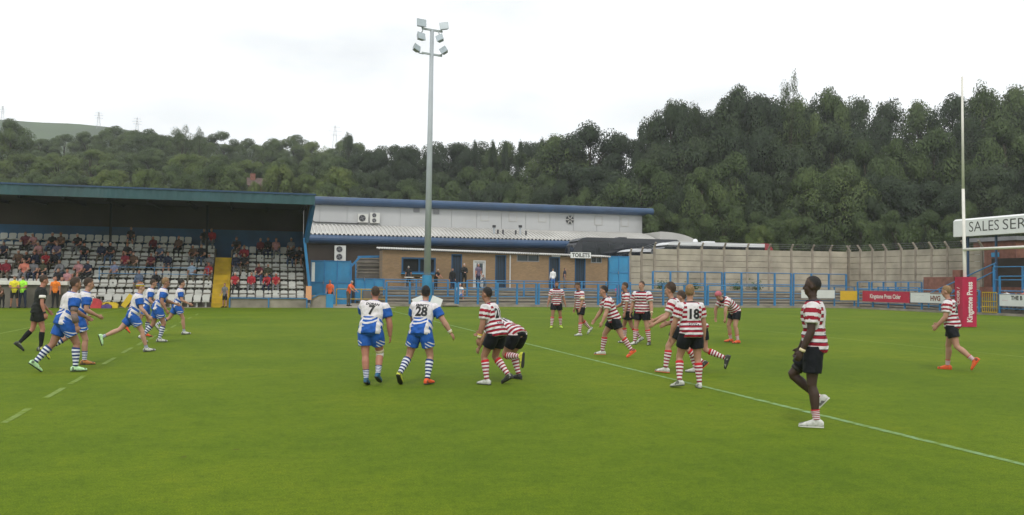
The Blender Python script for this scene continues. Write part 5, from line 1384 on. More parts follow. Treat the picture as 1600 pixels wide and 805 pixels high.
def trunk_mesh(boughs, seed, base=-.25):
    r = random.Random(seed); m_ = MB(); pts = [(0, 0, base)]
    for k in range(1, 7): pts.append((r.uniform(-.02, .02), r.uniform(-.02, .02), base + (.85 - base) * k / 6))
    m_.poly_tube(pts, [.028, .024, .021, .017, .013, .009, .005], n=7)
    for b_ in boughs[::4]:
        z0 = max(.0, b_[2] * .62); c = Vector((0, 0, z0)); e = Vector(b_[:3]); mid = c + (e - c) * .5 + Vector((0, 0, .02)); m_.poly_tube([c, mid, e], [.011, .007, .003], n=5)
    me = bpy.data.meshes.new('trunk'); me.from_pydata(m_.v, [], m_.f); me.materials.append(MATS['bark']); me.polygons.foreach_set('use_smooth', [True] * len(m_.f))
    return me
VAR = []
for i, (sh, nl, lf, mt) in enumerate((('full', 34000, .0098, 'leaf_dark'), ('full', 34000, .0098, 'leaf_mid'), ('round', 32000, .0104, 'leaf_dark'), ('round', 32000, .0104, 'leaf_mid'), ('tall', 30000, .0095, 'leaf_dark'),
                                     ('round', 30000, .0106, 'leaf_light'), ('airy', 14000, .0095, 'leaf_mid'), ('cone', 15000, .010, 'leaf_dark'), ('full', 30000, .0104, 'leaf_light'), ('tall', 30000, .0095, 'leaf_mid'))):
    cm, bg = crown_mesh(100 + i, sh, nl, lf, mt); VAR.append((cm, trunk_mesh(bg, i), sh, mt))
TREES = []
def tree(px, ytop, dist, wpx, v, zone, low=None):
    """a tree whose top stands on the sight line (px, ytop) at the given distance"""
    top = aD(px, ytop, dist); x, y = float(top[0]), float(top[1]); g = max(terrain(x, y), 1.5 if (y > 78 or x > 52) else 0)
    H = float(top[2]) - g; W = wpx / (F / dist); r = rnd.random
    TREES.append((px, dist, zone, x, y, g, H, W, v))
# right-hand wood, front row to back row: (x, top y, distance, width px, variant)
R = random.Random(5)
sky_r = [(860, 222), (890, 198), (925, 190), (960, 207), (985, 205), (1015, 185), (1040, 165), (1075, 158), (1105, 190), (1130, 160), (1160, 139), (1195, 145), (1216, 165), (1262, 150), (795, 139), (1325, 146), (1375, 150), (1400, 162), (1440, 158), (1480, 147), (1530, 138), (1600, 136), (1680, 140), (1760, 150)]
def sk_y(x, tab): return float(np.interp(x, [t[0] for t in tab], [t[1] for t in tab]))
for k, x in enumerate((876, 922, 968, 1020, 1062, 1118, 1165, 1205, 1250, 1292, 1340, 1388, 1440, 1490, 1540, 1595, 1650, 1710)):
    tree(x, sk_y(x, sky_r) + R.uniform(-2, 5), R.uniform(128, 142), R.uniform(115, 150), R.choice((0, 2, 4, 2, 0, 9)), 'right back')
tree(1048, 158, 124, 92, 2, 'right back'); tree(1085, 162, 126, 60, 4, 'right back'); tree(1152, 138, 122, 110, 2, 'right back'); tree(1236, 114, 121, 52, 6, 'right back'); tree(1290, 138, 126, 100, 1, 'right back'); tree(1535, 131, 126, 95, 6, 'right back')
for k, x in enumerate((905, 958, 1030, 1090, 1140, 1192, 1240, 1300, 1352, 1405, 1460, 1512, 1570, 1630, 1700)):
    tree(x, sk_y(x, sky_r) + R.uniform(38, 72), R.uniform(112, 120), R.uniform(120, 150), R.choice((0, 1, 2, 4, 1)), 'right middle')
for k, x in enumerate((1000, 1040, 1098, 1150, 1205, 1262, 1318, 1372, 1430, 1482, 1540, 1600, 1670)):
    tree(x, 262 + R.uniform(-28, 30), R.uniform(98, 106), R.uniform(105, 150), R.choice((0, 1, 0, 2, 9)), 'right front')
for k, x in enumerate((1022, 1075, 1128, 1180, 1236, 795, 1345, 1400, 1452, 1505, 1560, 1620)):
    tree(x, 326 + R.uniform(-18, 16), R.uniform(91, 95), R.uniform(80, 110), R.choice((0, 1, 1, 3)), 'right low')
tree(1185, 352, 89, 60, 8, 'right low'); tree(1010, 268, 104, 80, 1, 'right front')
# centre, behind the hall
sky_c = [(540, 214), (560, 238), (580, 232), (600, 224), (640, 226), (700, 222), (745, 222), (780, 220), (815, 224), (840, 217), (870, 226)]
for k, x in enumerate((575, 612, 655, 700, 745, 788, 836, 872)):
    tree(x, sk_y(x, sky_c) + R.uniform(-4, 4), R.uniform(150, 165), R.uniform(90, 125), R.choice((1, 9, 0, 3)), 'centre back')
for x, y in ((742, 219), (770, 219), (790, 222), (812, 219), (846, 215)): tree(x, y, 148, 42, 7, 'centre back')
for k, x in enumerate((548, 590, 640, 690, 735, 790, 845, 890, 930)):
    tree(x, 268 + R.uniform(-14, 14), R.uniform(122, 134), R.uniform(95, 130), R.choice((1, 3, 1, 2)), 'centre front')
for k, x in enumerate((520, 570, 625, 680, 740, 800, 855, 910, 960)): tree(x, 296 + R.uniform(-14, 6), R.uniform(112, 117), R.uniform(80, 110), R.choice((1, 3, 0)), 'centre low')
tree(777, 285, 117, 95, 0, 'centre low'); tree(770, 262, 128, 95, 1, 'centre front')
# left wood climbing the valley side
sky_l = [(-60, 180), (0, 184), (25, 183), (45, 200), (60, 212), (95, 206), (130, 204), (165, 200), (185, 192), (215, 206), (250, 204), (275, 205), (300, 203), (330, 210), (360, 206), (400, 212), (430, 214), (455, 210), (480, 222), (500, 222), (520, 230), (545, 210), (560, 238)]
for k, x in enumerate((-20, 15, 62, 100, 138, 176, 206, 240, 278, 312, 352, 390, 425, 458, 492, 522, 546)):
    tree(x, sk_y(x, sky_l) + R.uniform(-2, 6), R.uniform(205, 240) if x > 40 else 170, R.uniform(66, 96), R.choice((3, 1, 3, 5, 9)), 'left back')
tree(285, 196, 200, 50, 6, 'left back'); tree(312, 200, 200, 36, 6, 'left back'); tree(545, 208, 180, 40, 4, 'left back')
for k, x in enumerate((-15, 40, 90, 142, 190, 240, 290, 338, 392, 440, 490, 530)):
    tree(x, 238 + R.uniform(-12, 14), R.uniform(158, 180), R.uniform(84, 108), R.choice((3, 5, 1, 3, 8)), 'left middle')
for k, x in enumerate((-10, 60, 118, 172, 226, 275, 330, 372, 440, 482, 530)):
    tree(x, 264 + R.uniform(-8, 10), R.uniform(124, 140), R.uniform(80, 105), R.choice((5, 8, 3, 8, 1)), 'left front')
    if x == 372: TREES.pop(); tree(352, 262, 132, 84, 3, 'left front'); tree(420, 276, 126, 46, 8, 'left front'); tree(398, 284, 124, 36, 8, 'left front')
KINDN = {'full': 'bushy', 'round': 'round-crowned', 'tall': 'tall narrow', 'airy': 'thin airy', 'cone': 'dark pointed'}
TONE = {'leaf_dark': 'dark green', 'leaf_mid': 'mid green', 'leaf_light': 'pale green'}
ZN = {'right back': 'on the skyline right of the hall', 'right middle': 'in the second rank right of the hall', 'right front': 'above the wall and coaches', 'right low': 'directly behind the concrete wall',
      'centre back': 'on the skyline behind the hall', 'centre front': 'in the middle rank behind the hall', 'centre low': 'just above the hall roof', 'left back': 'on the skyline above the stand', 'left middle': 'in the middle rank above the stand', 'left front': 'just above the stand roof'}
for z_ in ZN:
    L = sorted(t for t in TREES if t[2] == z_)
    for k, (px, dist, zone, x, y, g, H, W, v) in enumerate(L):
        cm, tm, sh, mt = VAR[v]
        t = thing('tree', (x, y, g), f'{KINDN[sh]} {TONE[mt]} tree {ZN[z_]}, {ordn(k)} from left', 'tree', 'trees ' + ZN[z_])
        base = .06 * H if 'low' in z_ or 'front' in z_ else .16 * H; rz = rnd.uniform(0, 6.28)
        c = bpy.data.objects.new('crown', cm); col.objects.link(c); c.parent = t; c.location = (0, 0, base); c.scale = (W, W, (H - base) / 1.07); c.rotation_euler = (0, 0, rz)
        c = bpy.data.objects.new('trunk', tm); col.objects.link(c); c.parent = t; c.location = (0, 0, base); c.scale = (min(W, H), min(W, H), (H - base) / 1.07); c.rotation_euler = (0, 0, rz)

# ------------------------------------------------------------------ far moor, pylons and houses on the hillside
def hill_z(px): return float(np.interp(px, [-900, -300, 0, 50, 110, 170, 230, 280, 340, 420, 560, 900], [172, 178, 186, 190, 192, 198, 208, 216, 224, 232, 244, 300]))
mb = MB(); cols_ = list(range(-120, 761, 20)); ds_ = (380, 480, 580, 680, 800, 860)
vs = []
for p in cols_:
    top = aD(p, hill_z(p), 800)
    for k, d in enumerate(ds_):
        q = aD(p, 440, d); t = (d - 380) / 420; h = top[2] * (min(1, t) ** 1.25) * (1 if d <= 800 else .96) + (rnd.uniform(-1.2, 1.2) if 380 < d < 800 else 0); vs.append((q[0], q[1], max(h, -1)))
n = len(ds_); mb.add(vs, [(i * n + k, (i + 1) * n + k, (i + 1) * n + k + 1, i * n + k + 1) for i in range(len(cols_) - 1) for k in range(n - 1)])
mk('moor', (.034, .058, .016), .95, .5, .02, spec=.1)
struct(mb.build('moor_hill', MATS['moor'], smooth=True))
def pylon(px, ytop, ybase, label):
    top = aD(px, ytop, 795); base = aD(px, ybase, 795); x, y = base[0], base[1]; zb = base[2] - 4; H = top[2] - zb; t = thing('pylon', (x, y, zb), label, 'pylon', 'electricity pylons on the moor')
    m_ = MB(); w = H * .10; r_ = .11
    for sx in (-1, 1):
        for sy in (-1, 1): m_.tube((x + sx * w, y + sy * w, zb), (x + sx * w * .16, y + sy * w * .16, zb + H * .92), r_, r_ * .7, n=4)
    for k in range(8):
        z0, z1 = zb + H * .92 * k / 8, zb + H * .92 * (k + 1) / 8; w0, w1 = w * (1 - .84 * k / 8), w * (1 - .84 * (k + 1) / 8)
        for s_ in (1, -1): m_.tube((x - s_ * w0, y - w0, z0), (x + s_ * w1, y - w1, z1), r_ * .6, n=3)
    m_.tube((x, y, zb + H * .9), (x, y, zb + H), r_, n=4); m_.build('tower', MATS['grey_steel'], t)
    for f_, L in ((.62, .20), (.75, .24), (.88, .17)):
        a = MB(); a.tube((x - H * L, y, zb + H * f_), (x + H * L, y, zb + H * f_), r_ * .9, n=4); a.tube((x - H * L, y, zb + H * f_), (x, y, zb + H * (f_ + .05)), r_ * .6, n=3); a.tube((x + H * L, y, zb + H * f_), (x, y, zb + H * (f_ + .05)), r_ * .6, n=3); a.build('arm', MATS['grey_steel'], t)
pylon(4, 164, 186, 'pylon on the moor at the far left edge'); pylon(154, 173, 197, 'pylon on the moor ridge, left of a nearer pylon'); pylon(214, 182, 207, 'pylon on the moor slope above the stand roof'); pylon(523, 193, 235, 'pylon standing behind trees near the floodlight mast')
def house(px, py, dist, w, label, wall, roofc):
    q = aD(px, py, dist); x, y, z = map(float, q); t = thing('house', (x, y, z - 4), label, 'house', 'houses among the trees')
    MB().box(x - w / 2, x + w / 2, y, y + 6, z - 6, z).build('wall', MATS[wall], t)
    r_ = MB().prism([(y - .4, z + .002), (y + 3, z + (1.6 if w > 3 else .5)), (y + 6.4, z + .002)], 'x', x - w / 2 - .3, x + w / 2 + .3).build('roof', MATS[roofc], t)
    if w > 3: MB().box(x - w * .42, x - w * .42 + .8, y + 2, y + 3.2, z + .9, z + 2.2).build('chimney', MATS['brick_red'], r_)
    for k in (-.25, .2):
        f_ = MB().box(x + w * k - .55, x + w * k + .55, y - .03, y - .005, z - 2.3, z - .9).build('window', MATS['pane'], t); MB().box(x + w * k - .65, x + w * k + .65, y - .12, y - .032, z - 2.45, z - 2.3).build('sill', MATS['white_paint'], f_)
house(405, 291, 142, 3.4, 'brick house with orange chimney just above the stand roof', 'brick_red', 'roof_tile')

# ================================================================== PLAYERS
BL, HO = 'players in blue and white', 'players in red and white hoops'
SHORT = (.009, .42, -.86, .016); CROP = (.003, .48, -.80, .010); CURLY = (.026, .34, -.80, .075); THICK = (.017, .40, -.86, .03)
# --- the group jogging at the left
player(67, 549, 78, 'r', dict(lp=6, lc=10, hy=5, hp=8, armr=(-6, 12, 14, 8), arml=(10, 8, 40, 2), legr=(14, 3, -6, 2), legl=(-10, 3, -42, 2), footr=(6, 0), footl=(6, 40), bulk=.95),
       'referee', 'referee in black kit walking at far left', .97, 'skin_ruddy', ('hair_brown', SHORT), boots=('boot_dark', 'boot_dark'), bands=(('upperr', .5, .07, 'tape_white'), ('forer', .9, .04, 'tape_dark')), cat='referee', sock_top=.14)
player(122, 581, 72, 'r', dict(lp=12, lc=16, hy=6, hp=4, armr=(-12, 16, 10, 10), arml=(25, 10, 60, 0), legr=(26, 4, -4, 3), legl=(-22, 4, -42, 4), footr=(6, 0), footl=(4, 38), bulk=1.18),
       'wave', 'blue and white player with tattooed grey forearm and pale green boots at left', .97, 'skin_tan', ('hair_brown', SHORT), boots=('boot_lime', 'boot_lime'), group=BL, bands=(('forer', .45, .17, 'tattoo'), ('upperr', .82, .09, 'tattoo')))
player(136, 570, 80, 'r', dict(lp=14, lc=16, hy=0, hp=4, armr=(-5, 14, 62, -8), arml=(-20, 12, 30, 0), legr=(18, 3, -2, 2), legl=(-28, 3, -60, 3), footr=(4, 0), footl=(4, 50), bulk=1.04),
       'wave', 'blue and white player with orange-brown boots and clenched fist at left', .96, 'skin_light', ('hair_brown', SHORT), boots=('boot_brown', 'boot_yellow'), group=BL, sock_len=(.55, .16))
player(232, 550, 82, 'r', dict(lp=12, lc=15, hy=0, hp=-2, armr=(8, 14, 42, 2), arml=(-30, 12, 40, 0), legr=(30, 3, 14, 2), legl=(-42, 3, -66, 2), footr=(4, -6), footl=(4, 72), bulk=1.06),
       'wave', 'running blue and white player with yellow and white headband and ginger hair', .93, 'skin_pale', ('hair_ginger', SHORT), boots=('boot_white', 'boot_lime'), cap='band', group=BL, sock_len=(.82, .82))
player(231, 527, 84, 'l', dict(lp=14, lc=18, hy=0, hp=6, armr=(-10, 12, 50, 0), arml=(20, 12, 70, 0), legr=(-25, 3, -60, 3), legl=(14, 3, -8, 2), footr=(4, 45), footl=(4, 10), bulk=1.0),
       'wave', 'blue and white player half hidden behind the running teammate', .93, 'skin_light', ('hair_brown', SHORT), boots=('boot_orange', 'boot_orange'), group=BL)
player(252, 536, 82, 'r', dict(lp=14, lc=18, hy=0, hp=2, armr=(-16, 14, 28, 6), arml=(26, 12, 70, 0), legr=(22, 3, -16, 2), legl=(-12, 4, -40, 3), footr=(4, 0), footl=(4, 30), bulk=1.08),
       'wave', 'fair-haired blue and white player running in front of two teammates', .97, 'skin_tan', ('hair_fair', THICK), boots=('boot_white', 'boot_white'), group=BL)
player(290, 523, 84, 'r', dict(lp=8, lc=12, hy=0, hp=2, armr=(4, 14, 64, 0), arml=(-10, 12, 30, 0), legr=(26, 3, 4, 2), legl=(-30, 3, -62, 3), footr=(4, -4), footl=(4, 50), bulk=.98),
       'wave', 'dark-haired blue and white player leading the group with arm bent', .95, 'skin_light', ('hair_dark', SHORT), boots=('boot_white', 'boot_white'), group=BL, sock_len=(.80, .2))
# --- the pair with their backs to us
player(573, 602, 16, 'l', dict(lp=10, lc=26, side=5, hy=22, hp=2, twist=4, armr=(-4, 16, 10, 2), arml=(44, 6, 80, -10), legr=(22, 4, -30, 3), legl=(-4, -4, -10, -6), footr=(4, 26), footl=(4, 12), bulk=1.22),
       'wave', 'blue and white player number 7 with white knee tape, back turned', 0.895, 'skin_ruddy', ('hair_brown', SHORT), number='7', name='DORAN', boots=('boot_blue', 'boot_blue'), bands=(('shankr', .06, .075, 'tape_white'), ('thighr', .86, .05, 'tape_cream')), group=BL, sock_len=(.62, .62))
player(670, 601, 24, 'r', dict(lp=16, lc=22, side=3, hy=20, hp=2, twist=8, armr=(-2, 34, 12, 30), arml=(30, 12, 70, 0), legr=(12, 8, -22, 2), legl=(-2, 14, -46, 6), footr=(10, 0), footl=(10, 42), bulk=1.15),
       'wave', 'bearded blue and white player number 28 with legs apart, back turned', 0.925, 'skin_light', ('hair_dark', THICK), number='28', name='EMMITT', boots=('boot_orange', 'boot_yellow'), beard='hair_dark', bands=(('forer', .90, .025, 'tape_cream'), ('forer', .80, .02, 'tape_white')), group=BL)
# --- hooped pair in the middle
player(757, 601, -52, 'l', dict(lp=16, lc=20, hy=-6, hp=0, twist=12, armr=(20, 8, 50, 0), arml=(4, 8, 14, 0), legr=(18, 4, -44, 3), legl=(26, 3, -12, 2), footr=(6, 26), footl=(4, 0), bulk=1.12),
       'hoop', 'hooped player with yellow wrist tape and number showing, standing over a crouching teammate', 0.935, 'skin_tan', ('hair_dark', SHORT), number='21', boots=('boot_dark', 'boot_white'), bands=(('forel', .86, .04, 'tape_cream'), ('forel', .72, .02, 'band_yellow')), group=HO)
player(808, 592, -48, 'r', dict(lp=54, lc=80, hy=0, hp=30, armr=(34, 8, 20, 0), arml=(40, 8, 30, 0), legr=(36, 5, -20, 4), legl=(30, 4, -92, 3), footr=(10, 0), footl=(4, 85), bulk=1.12),
       'hoop', 'hooped player crouching low behind a teammate with one boot lifted', 0.93, 'skin_light', ('hair_brown', SHORT), number='19', boots=('boot_dark', 'boot_yellow'), group=HO)
# --- hooped players further off
player(869, 513, 176, 'm', dict(lp=2, lc=5, hy=4, hp=4, armr=(4, 16, 16, 14), arml=(-2, 16, 8, 16), legr=(8, 6, -2, 5), legl=(-4, 7, -14, 4), footr=(12, 0), footl=(12, 4), bulk=1.1),
       'hoop', 'hooped player with yellow-green boots walking towards us, farthest left of his team', .98, 'skin_tan', ('hair_dark', SHORT), boots=('boot_green', 'boot_green'), beard='hair_dark', group=HO)
player(904, 525, -118, 'l', dict(lp=2, lc=8, hy=6, hp=22, armr=(-2, 10, 12, 6), arml=(6, 12, 22, 6), legr=(-18, 4, -48, 3), legl=(10, 3, 2, 2), footr=(6, 48), footl=(6, 0), bulk=1.06),
       'hoop', 'hooped player looking down with a cream armband', .97, 'skin_tan', ('hair_brown', SHORT), boots=('boot_white', 'boot_white'), bands=(('upperl', .60, .09, 'tape_cream'),), group=HO)
player(938, 557, -100, 'r', dict(lp=18, lc=26, hy=-10, hp=2, armr=(20, 10, 34, 4), arml=(10, 10, 24, 6), legr=(30, 6, 6, 4), legl=(-22, 8, -36, 4), footr=(6, 0), footl=(6, 34), bulk=1.14),
       'hoop', 'dark-haired hooped player leaning forward in a long stride, one orange boot', 0.945, 'skin_light', ('hair_dark', SHORT), boots=('boot_white', 'boot_orange'), sole='sole_orange', group=HO)
player(974, 536, -95, 'r', dict(lp=4, lc=8, hy=0, hp=4, armr=(20, 14, 60, 10), arml=(0, 10, 14, 8), legr=(14, 5, -6, 4), legl=(-14, 4, -38, 3), footr=(6, 0), footl=(6, 30), bulk=.98),
       'hoop', 'hooped player walking behind the broad standing one, mostly hidden', .97, 'skin_tan', ('hair_brown', SHORT), boots=('boot_white', 'boot_white'), group=HO)
player(1002, 539, -158, 'm', dict(lp=0, lc=4, hy=-20, hp=0, armr=(-2, 14, 8, 10), arml=(2, 14, 16, 10), legr=(6, 7, 0, 5), legl=(2, 7, -8, 6), footr=(12, 0), footl=(12, 0), bulk=1.2),
       'hoop', 'broad hooped player standing half towards us with arms down', .99, 'skin_light', ('hair_brown', CROP), boots=('boot_white', 'boot_dark'), bands=(('forel', .9, .03, 'tape_cream'),), group=HO)
# --- three by the line
player(1036, 583, -84, 'l', dict(lp=14, lc=18, hy=-8, hp=0, armr=(30, 10, 66, 0), arml=(20, 12, 58, 8), legr=(-16, 4, -50, 3), legl=(30, 4, 6, 3), footr=(6, 44), footl=(4, -4), bulk=1.1),
       'hoop', 'curly-haired hooped player stepping left behind number 18', 0.985, 'skin_light', ('hair_brown', CURLY), boots=('boot_dark', 'boot_white'), sole='sole_orange', group=HO)
player(1083, 582, -80, 'l', dict(lp=30, lc=40, hy=0, hp=10, armr=(40, 10, 70, 0), arml=(30, 10, 70, 0), legr=(-8, 4, -70, 3), legl=(30, 4, -18, 3), footr=(6, 70), footl=(4, 0), bulk=1.0),
       'hoop', 'stooping hooped player almost hidden behind number 18, black boot raised', .98, 'skin_light', ('hair_brown', SHORT), boots=('boot_dark', 'boot_white'), group=HO)
player(1092, 606, -26, 'r', dict(lp=4, lc=6, hy=-34, hp=2, twist=-2, armr=(2, 12, 10, 8), arml=(8, 14, 20, 8), legr=(2, 5, -6, 2), legl=(18, 8, -16, 6), footr=(16, 0), footl=(30, 10), bulk=1.12),
       'hoop', 'fair-haired hooped player number 18 standing with his back turned', 0.935, 'skin_light', ('hair_fair', THICK), number='18', boots=('boot_white', 'boot_white'), group=HO)
# --- bending player
player(1145, 536, -122, 'm', dict(lp=30, lc=64, hy=0, hp=34, armr=(30, 10, -4, 6), arml=(24, 12, 2, 0), legr=(18, 7, -14, 4), legl=(12, 7, -10, 4), footr=(8, 0), footl=(8, 0), bulk=1.1),
       'hoop', 'hooped player in a pink scrum cap bending with hands on knees', 1.0, 'skin_light', None, boots=('boot_orange', 'boot_orange'), cap='scrum', group=HO, sock_len=(.62, .62))
# --- nearest player
player(1269, 668, -86, 'l', dict(lp=-2, lc=3, hy=-3, hp=-2, armr=(12, 6, 26, 2), arml=(2, 10, 24, 2), legr=(38, 2, -50, 2), legl=(2, 3, -8, 2), footr=(4, 48), footl=(4, 0), bulk=1.05),
       'hoop', 'nearest hooped player, dark-skinned, walking left with pale boots', 1.01, 'skin_dark', ('hair_dark', CROP), boots=('boot_white', 'boot_white'), sole='sole_white', bands=(('forel', .95, .035, 'tape_cream'), ('thighr', .74, .05, 'tape_dark')), group=HO, sock_len=(.70, .70), vox=.010, shorts=.66)
# --- player by the post
player(1477, 577, -78, 'r', dict(lp=4, lc=10, hy=-4, hp=6, armr=(14, 10, 50, -4), arml=(2, 12, 40, -2), legr=(14, 3, 2, 2), legl=(-16, 4, -52, 3), footr=(6, 0), footl=(6, 58), bulk=1.12),
       'hoop', 'hooped player number 20 in orange boots walking left by the red post pad', 0.97, 'skin_light', ('hair_fair', SHORT), number='20', name='OWEN', boots=('boot_orange', 'boot_orange'), sole='sole_orange', group=HO, sock_len=(.72, .72))

# ================================================================== CROWD
SKINS = ('skin_light', 'skin_pale', 'skin_ruddy', 'skin_tan'); HAIRS = ('hair_brown', 'hair_dark', 'hair_grey', 'hair_fair', 'hair_brown', 'hair_grey')
SIT = [dict(lp=-6, lc=8, armr=(20, 8, 70, -18), arml=(20, 8, 72, -18), legr=(84, 8, 4, 3), legl=(84, 8, -2, 3)),
       dict(lp=4, lc=30, hp=14, armr=(30, 6, 70, -20), arml=(34, 6, 66, -20), legr=(84, 12, -6, 4), legl=(84, 12, 0, 4)),
       dict(lp=-8, lc=4, hy=25, armr=(12, 12, 60, -6), arml=(16, 10, 84, -24), legr=(84, 5, 10, 3), legl=(80, 10, 0, 3)),
       dict(lp=-4, lc=14, hy=-20, hp=6, armr=(24, 14, 96, -30), arml=(18, 8, 66, -16), legr=(82, 9, -4, 3), legl=(86, 6, 6, 3), bulk=1.12)]
STAND_ = [dict(lp=0, lc=4, armr=(2, 10, 10, 6), arml=(4, 10, 14, 6)), dict(lp=0, lc=2, armr=(18, 8, 82, -38), arml=(20, 8, 80, -38), legr=(2, 6, 0, 4), legl=(0, 6, 0, 4)),
          dict(lp=2, lc=6, hy=20, armr=(6, 12, 40, -4), arml=(0, 12, 6, 10), legr=(4, 5, -2, 4)), dict(lp=10, lc=28, hp=10, armr=(36, 10, 60, -6), arml=(36, 10, 58, -6), legr=(6, 6, -2, 4))]
crowd = [  # (x, head-top y, colour) read off the stand
    (369, 378, 'black'), (387, 390, 'crimson'), (400, 378, 'maroon'), (412, 379, 'black'), (433, 379, 'pink'), (466, 367, 'red'), (457, 379, 'grey'), (469, 389, 'black'), (450, 390, 'black'), (366, 401, 'navy'), (383, 403, 'black'),
    (411, 415, 'maroon'), (423, 417, 'olive'), (366, 428, 'red'), (399, 429, 'red'), (418, 429, 'red'), (436, 428, 'red'), (432, 366, 'black'),
    (240, 371, 'maroon'), (252, 384, 'slate'), (275, 370, 'brown'), (206, 362, 'black'), (200, 379, 'black'), (169, 378, 'black'), (156, 381, 'navy'), (189, 397, 'crimson'), (175, 408, 'lavender'),
    (212, 397, 'brown'), (237, 401, 'maroon'), (265, 400, 'navy'), (298, 386, 'brown'), (312, 387, 'black'), (323, 401, 'grey'), (298, 415, 'pale_blue'), (320, 418, 'red'), (211, 425, 'slate'), (248, 425, 'black'),
    (125, 362, 'black'), (94, 370, 'brown'), (75, 371, 'black'), (59, 375, 'pink'), (47, 361, 'pink'), (36, 361, 'maroon'), (6, 386, 'navy'), (67, 393, 'red'), (81, 392, 'black'), (56, 395, 'navy'), (37, 398, 'black'), (9, 408, 'crimson'),
    (1, 409, 'crimson'), (34, 411, 'salmon'), (47, 409, 'grey'), (59, 411, 'olive'), (100, 411, 'grey'), (122, 411, 'pink'), (137, 409, 'navy'), (84, 420, 'black'), (109, 423, 'pink'), (90, 384, 'purple'), (22, 395, 'brown'), (137, 384, 'black'), 
    ]
taken = {}
for (px, py, c) in crowd:
    best = None
    for i in SEATS:
        x = X_at(px, row_y(i) - .2)
        y_ = proj((x, row_y(i) - .2, row_z(i) + 1.20))[1]
        if best is None or abs(y_ - py) < best[0]: best = (abs(y_ - py), i)
    i = best[1]; x = X_at(px, row_y(i) - .2)
    free = [q for q in SEATS[i] if (i, round(q, 2)) not in taken]
    q = min(free, key=lambda u: abs(u - x)); taken[(i, round(q, 2))] = (q, i, c)
def hue(c): return {'pale_blue': 'pale blue', 'slate': 'slate blue'}.get(c, c)
for i in sorted(SEATS):
    for side, lab in ((0, 'left'), (1, 'right')):
        L = sorted([v for v in taken.values() if v[1] == i and ((v[0] > stx1) == bool(side))], key=lambda v: v[0] if side else -v[0])
        for k, (x, _, c) in enumerate(L):
            v = rnd.randrange(4); me = figure_mesh(f'sit{v}', SIT[v], 'long' if rnd.random() < .45 else 'short', 'trousers' if rnd.random() < .8 else 'shorts')
            figure(me, (x, row_y(i) - .20, row_z(i) + .405), math.pi + rnd.uniform(-.25, .25) + .18, (rnd.choice(SKINS), 'cloth_' + c, 'cloth_' + rnd.choice(('black', 'denim', 'navy', 'grey', 'khaki')), rnd.choice(HAIRS), 'cloth_black'),
                   f'seated spectator in {hue(c)} top, {ordn(i)} tier row, {ordn(k)} {lab} of the yellow stairs', 'seated spectators in the stand', rnd.uniform(.93, 1.03))
def stand_fig(px, py_head, Y, zf_, v, mats, label, az=math.pi, top='short', leg='trousers', h=None, group='people round the pitch', cat='spectator', key='st'):
    x = X_at(px, Y); P = STAND_[v]; me = figure_mesh(f'{key}{v}', P, top, leg)
    zh = Z_Y(px, py_head, Y); s = h / 1.80 if h else max(.5, (zh - zf_) / 1.80)
    return figure(me, (x, Y, zf_), az, mats, label, group, s, cat)
# stewards and touchline staff
stand_fig(516, 434, 59.6, .012, 2, ('skin_ruddy', 'cloth_hivis_orange', 'cloth_black', 'hair_fair', 'cloth_black'), 'steward in orange vest behind the low wall by the stand', math.pi + .3, 'short', h=1.72, cat='steward')
stand_fig(545, 433, 60.6, .012, 3, ('skin_light', 'cloth_hivis_orange', 'cloth_khaki', 'hair_grey', 'cloth_black'), 'steward in orange vest leaning by the yellow rail', math.pi - .9, 'short', h=1.74, cat='steward')
stand_fig(23, 438, YS - 2.3, 0, 1, ('skin_tan', 'cloth_hivis_yellow', 'cloth_black', 'hair_dark', 'cloth_black'), 'person in yellow bib with folded arms before the dugout', math.pi - .1, leg='shorts', h=1.76, cat='person')
stand_fig(36, 438, YS - 2.2, 0, 1, ('skin_tan', 'cloth_hivis_green', 'cloth_navy', 'hair_dark', 'cloth_black'), 'person in bright green bib with folded arms before the dugout', math.pi + .2, h=1.76, cat='person')
stand_fig(87, 440, YS - 2.0, 0, 0, ('skin_ruddy', 'cloth_orange', 'cloth_black', 'hair_ginger', 'cloth_black'), 'person in orange top standing before the dugout behind the referee', math.pi, h=1.74, cat='person')
stand_fig(4, 462, YS - 2.4, 0, 3, ('skin_tan', 'cloth_brown', 'cloth_black', 'hair_dark', 'cloth_black'), 'stooping person in brown at the far left edge', math.pi + .4, h=1.3, cat='person')
stand_fig(352, 443, YS - .1, .005, 2, ('skin_light', 'cloth_grey', 'cloth_black', 'hair_brown', 'cloth_black'), 'child in grey top standing at the foot of the yellow stairs', math.pi + .7, leg='shorts', h=1.46, cat='child')
# people round the toilet block
zt5 = 1.30
stand_fig(638, 416, YW - .7, zt5, 2, ('skin_light', 'cloth_black', 'cloth_black', 'hair_grey', 'cloth_black'), 'man in black at the kiosk window', .3)
stand_fig(681, 428, 65.2, 1.12, 3, ('skin_ruddy', 'cloth_black', 'cloth_black', 'hair_grey', 'cloth_black'), 'person in black leaning right of the floodlight mast', math.pi - .6, h=1.55)
stand_fig(707, 425, 65.6, 1.12, 0, ('skin_light', 'cloth_black', 'cloth_navy', 'hair_dark', 'cloth_black'), 'dark-haired person in black by the first dark door', math.pi + .4, 'long', h=1.60)
stand_fig(725, 416, 66.2, zt5, 1, ('skin_pale', 'cloth_black', 'cloth_black', 'hair_grey', 'cloth_black'), 'white-haired man in black with folded arms by the white door', math.pi, 'long', h=1.80)
stand_fig(747, 415, 66.5, zt5, 0, ('skin_ruddy', 'cloth_purple', 'cloth_navy', 'hair_grey', 'cloth_black'), 'man in grey-purple shirt before the white door', math.pi - .3, h=1.82)
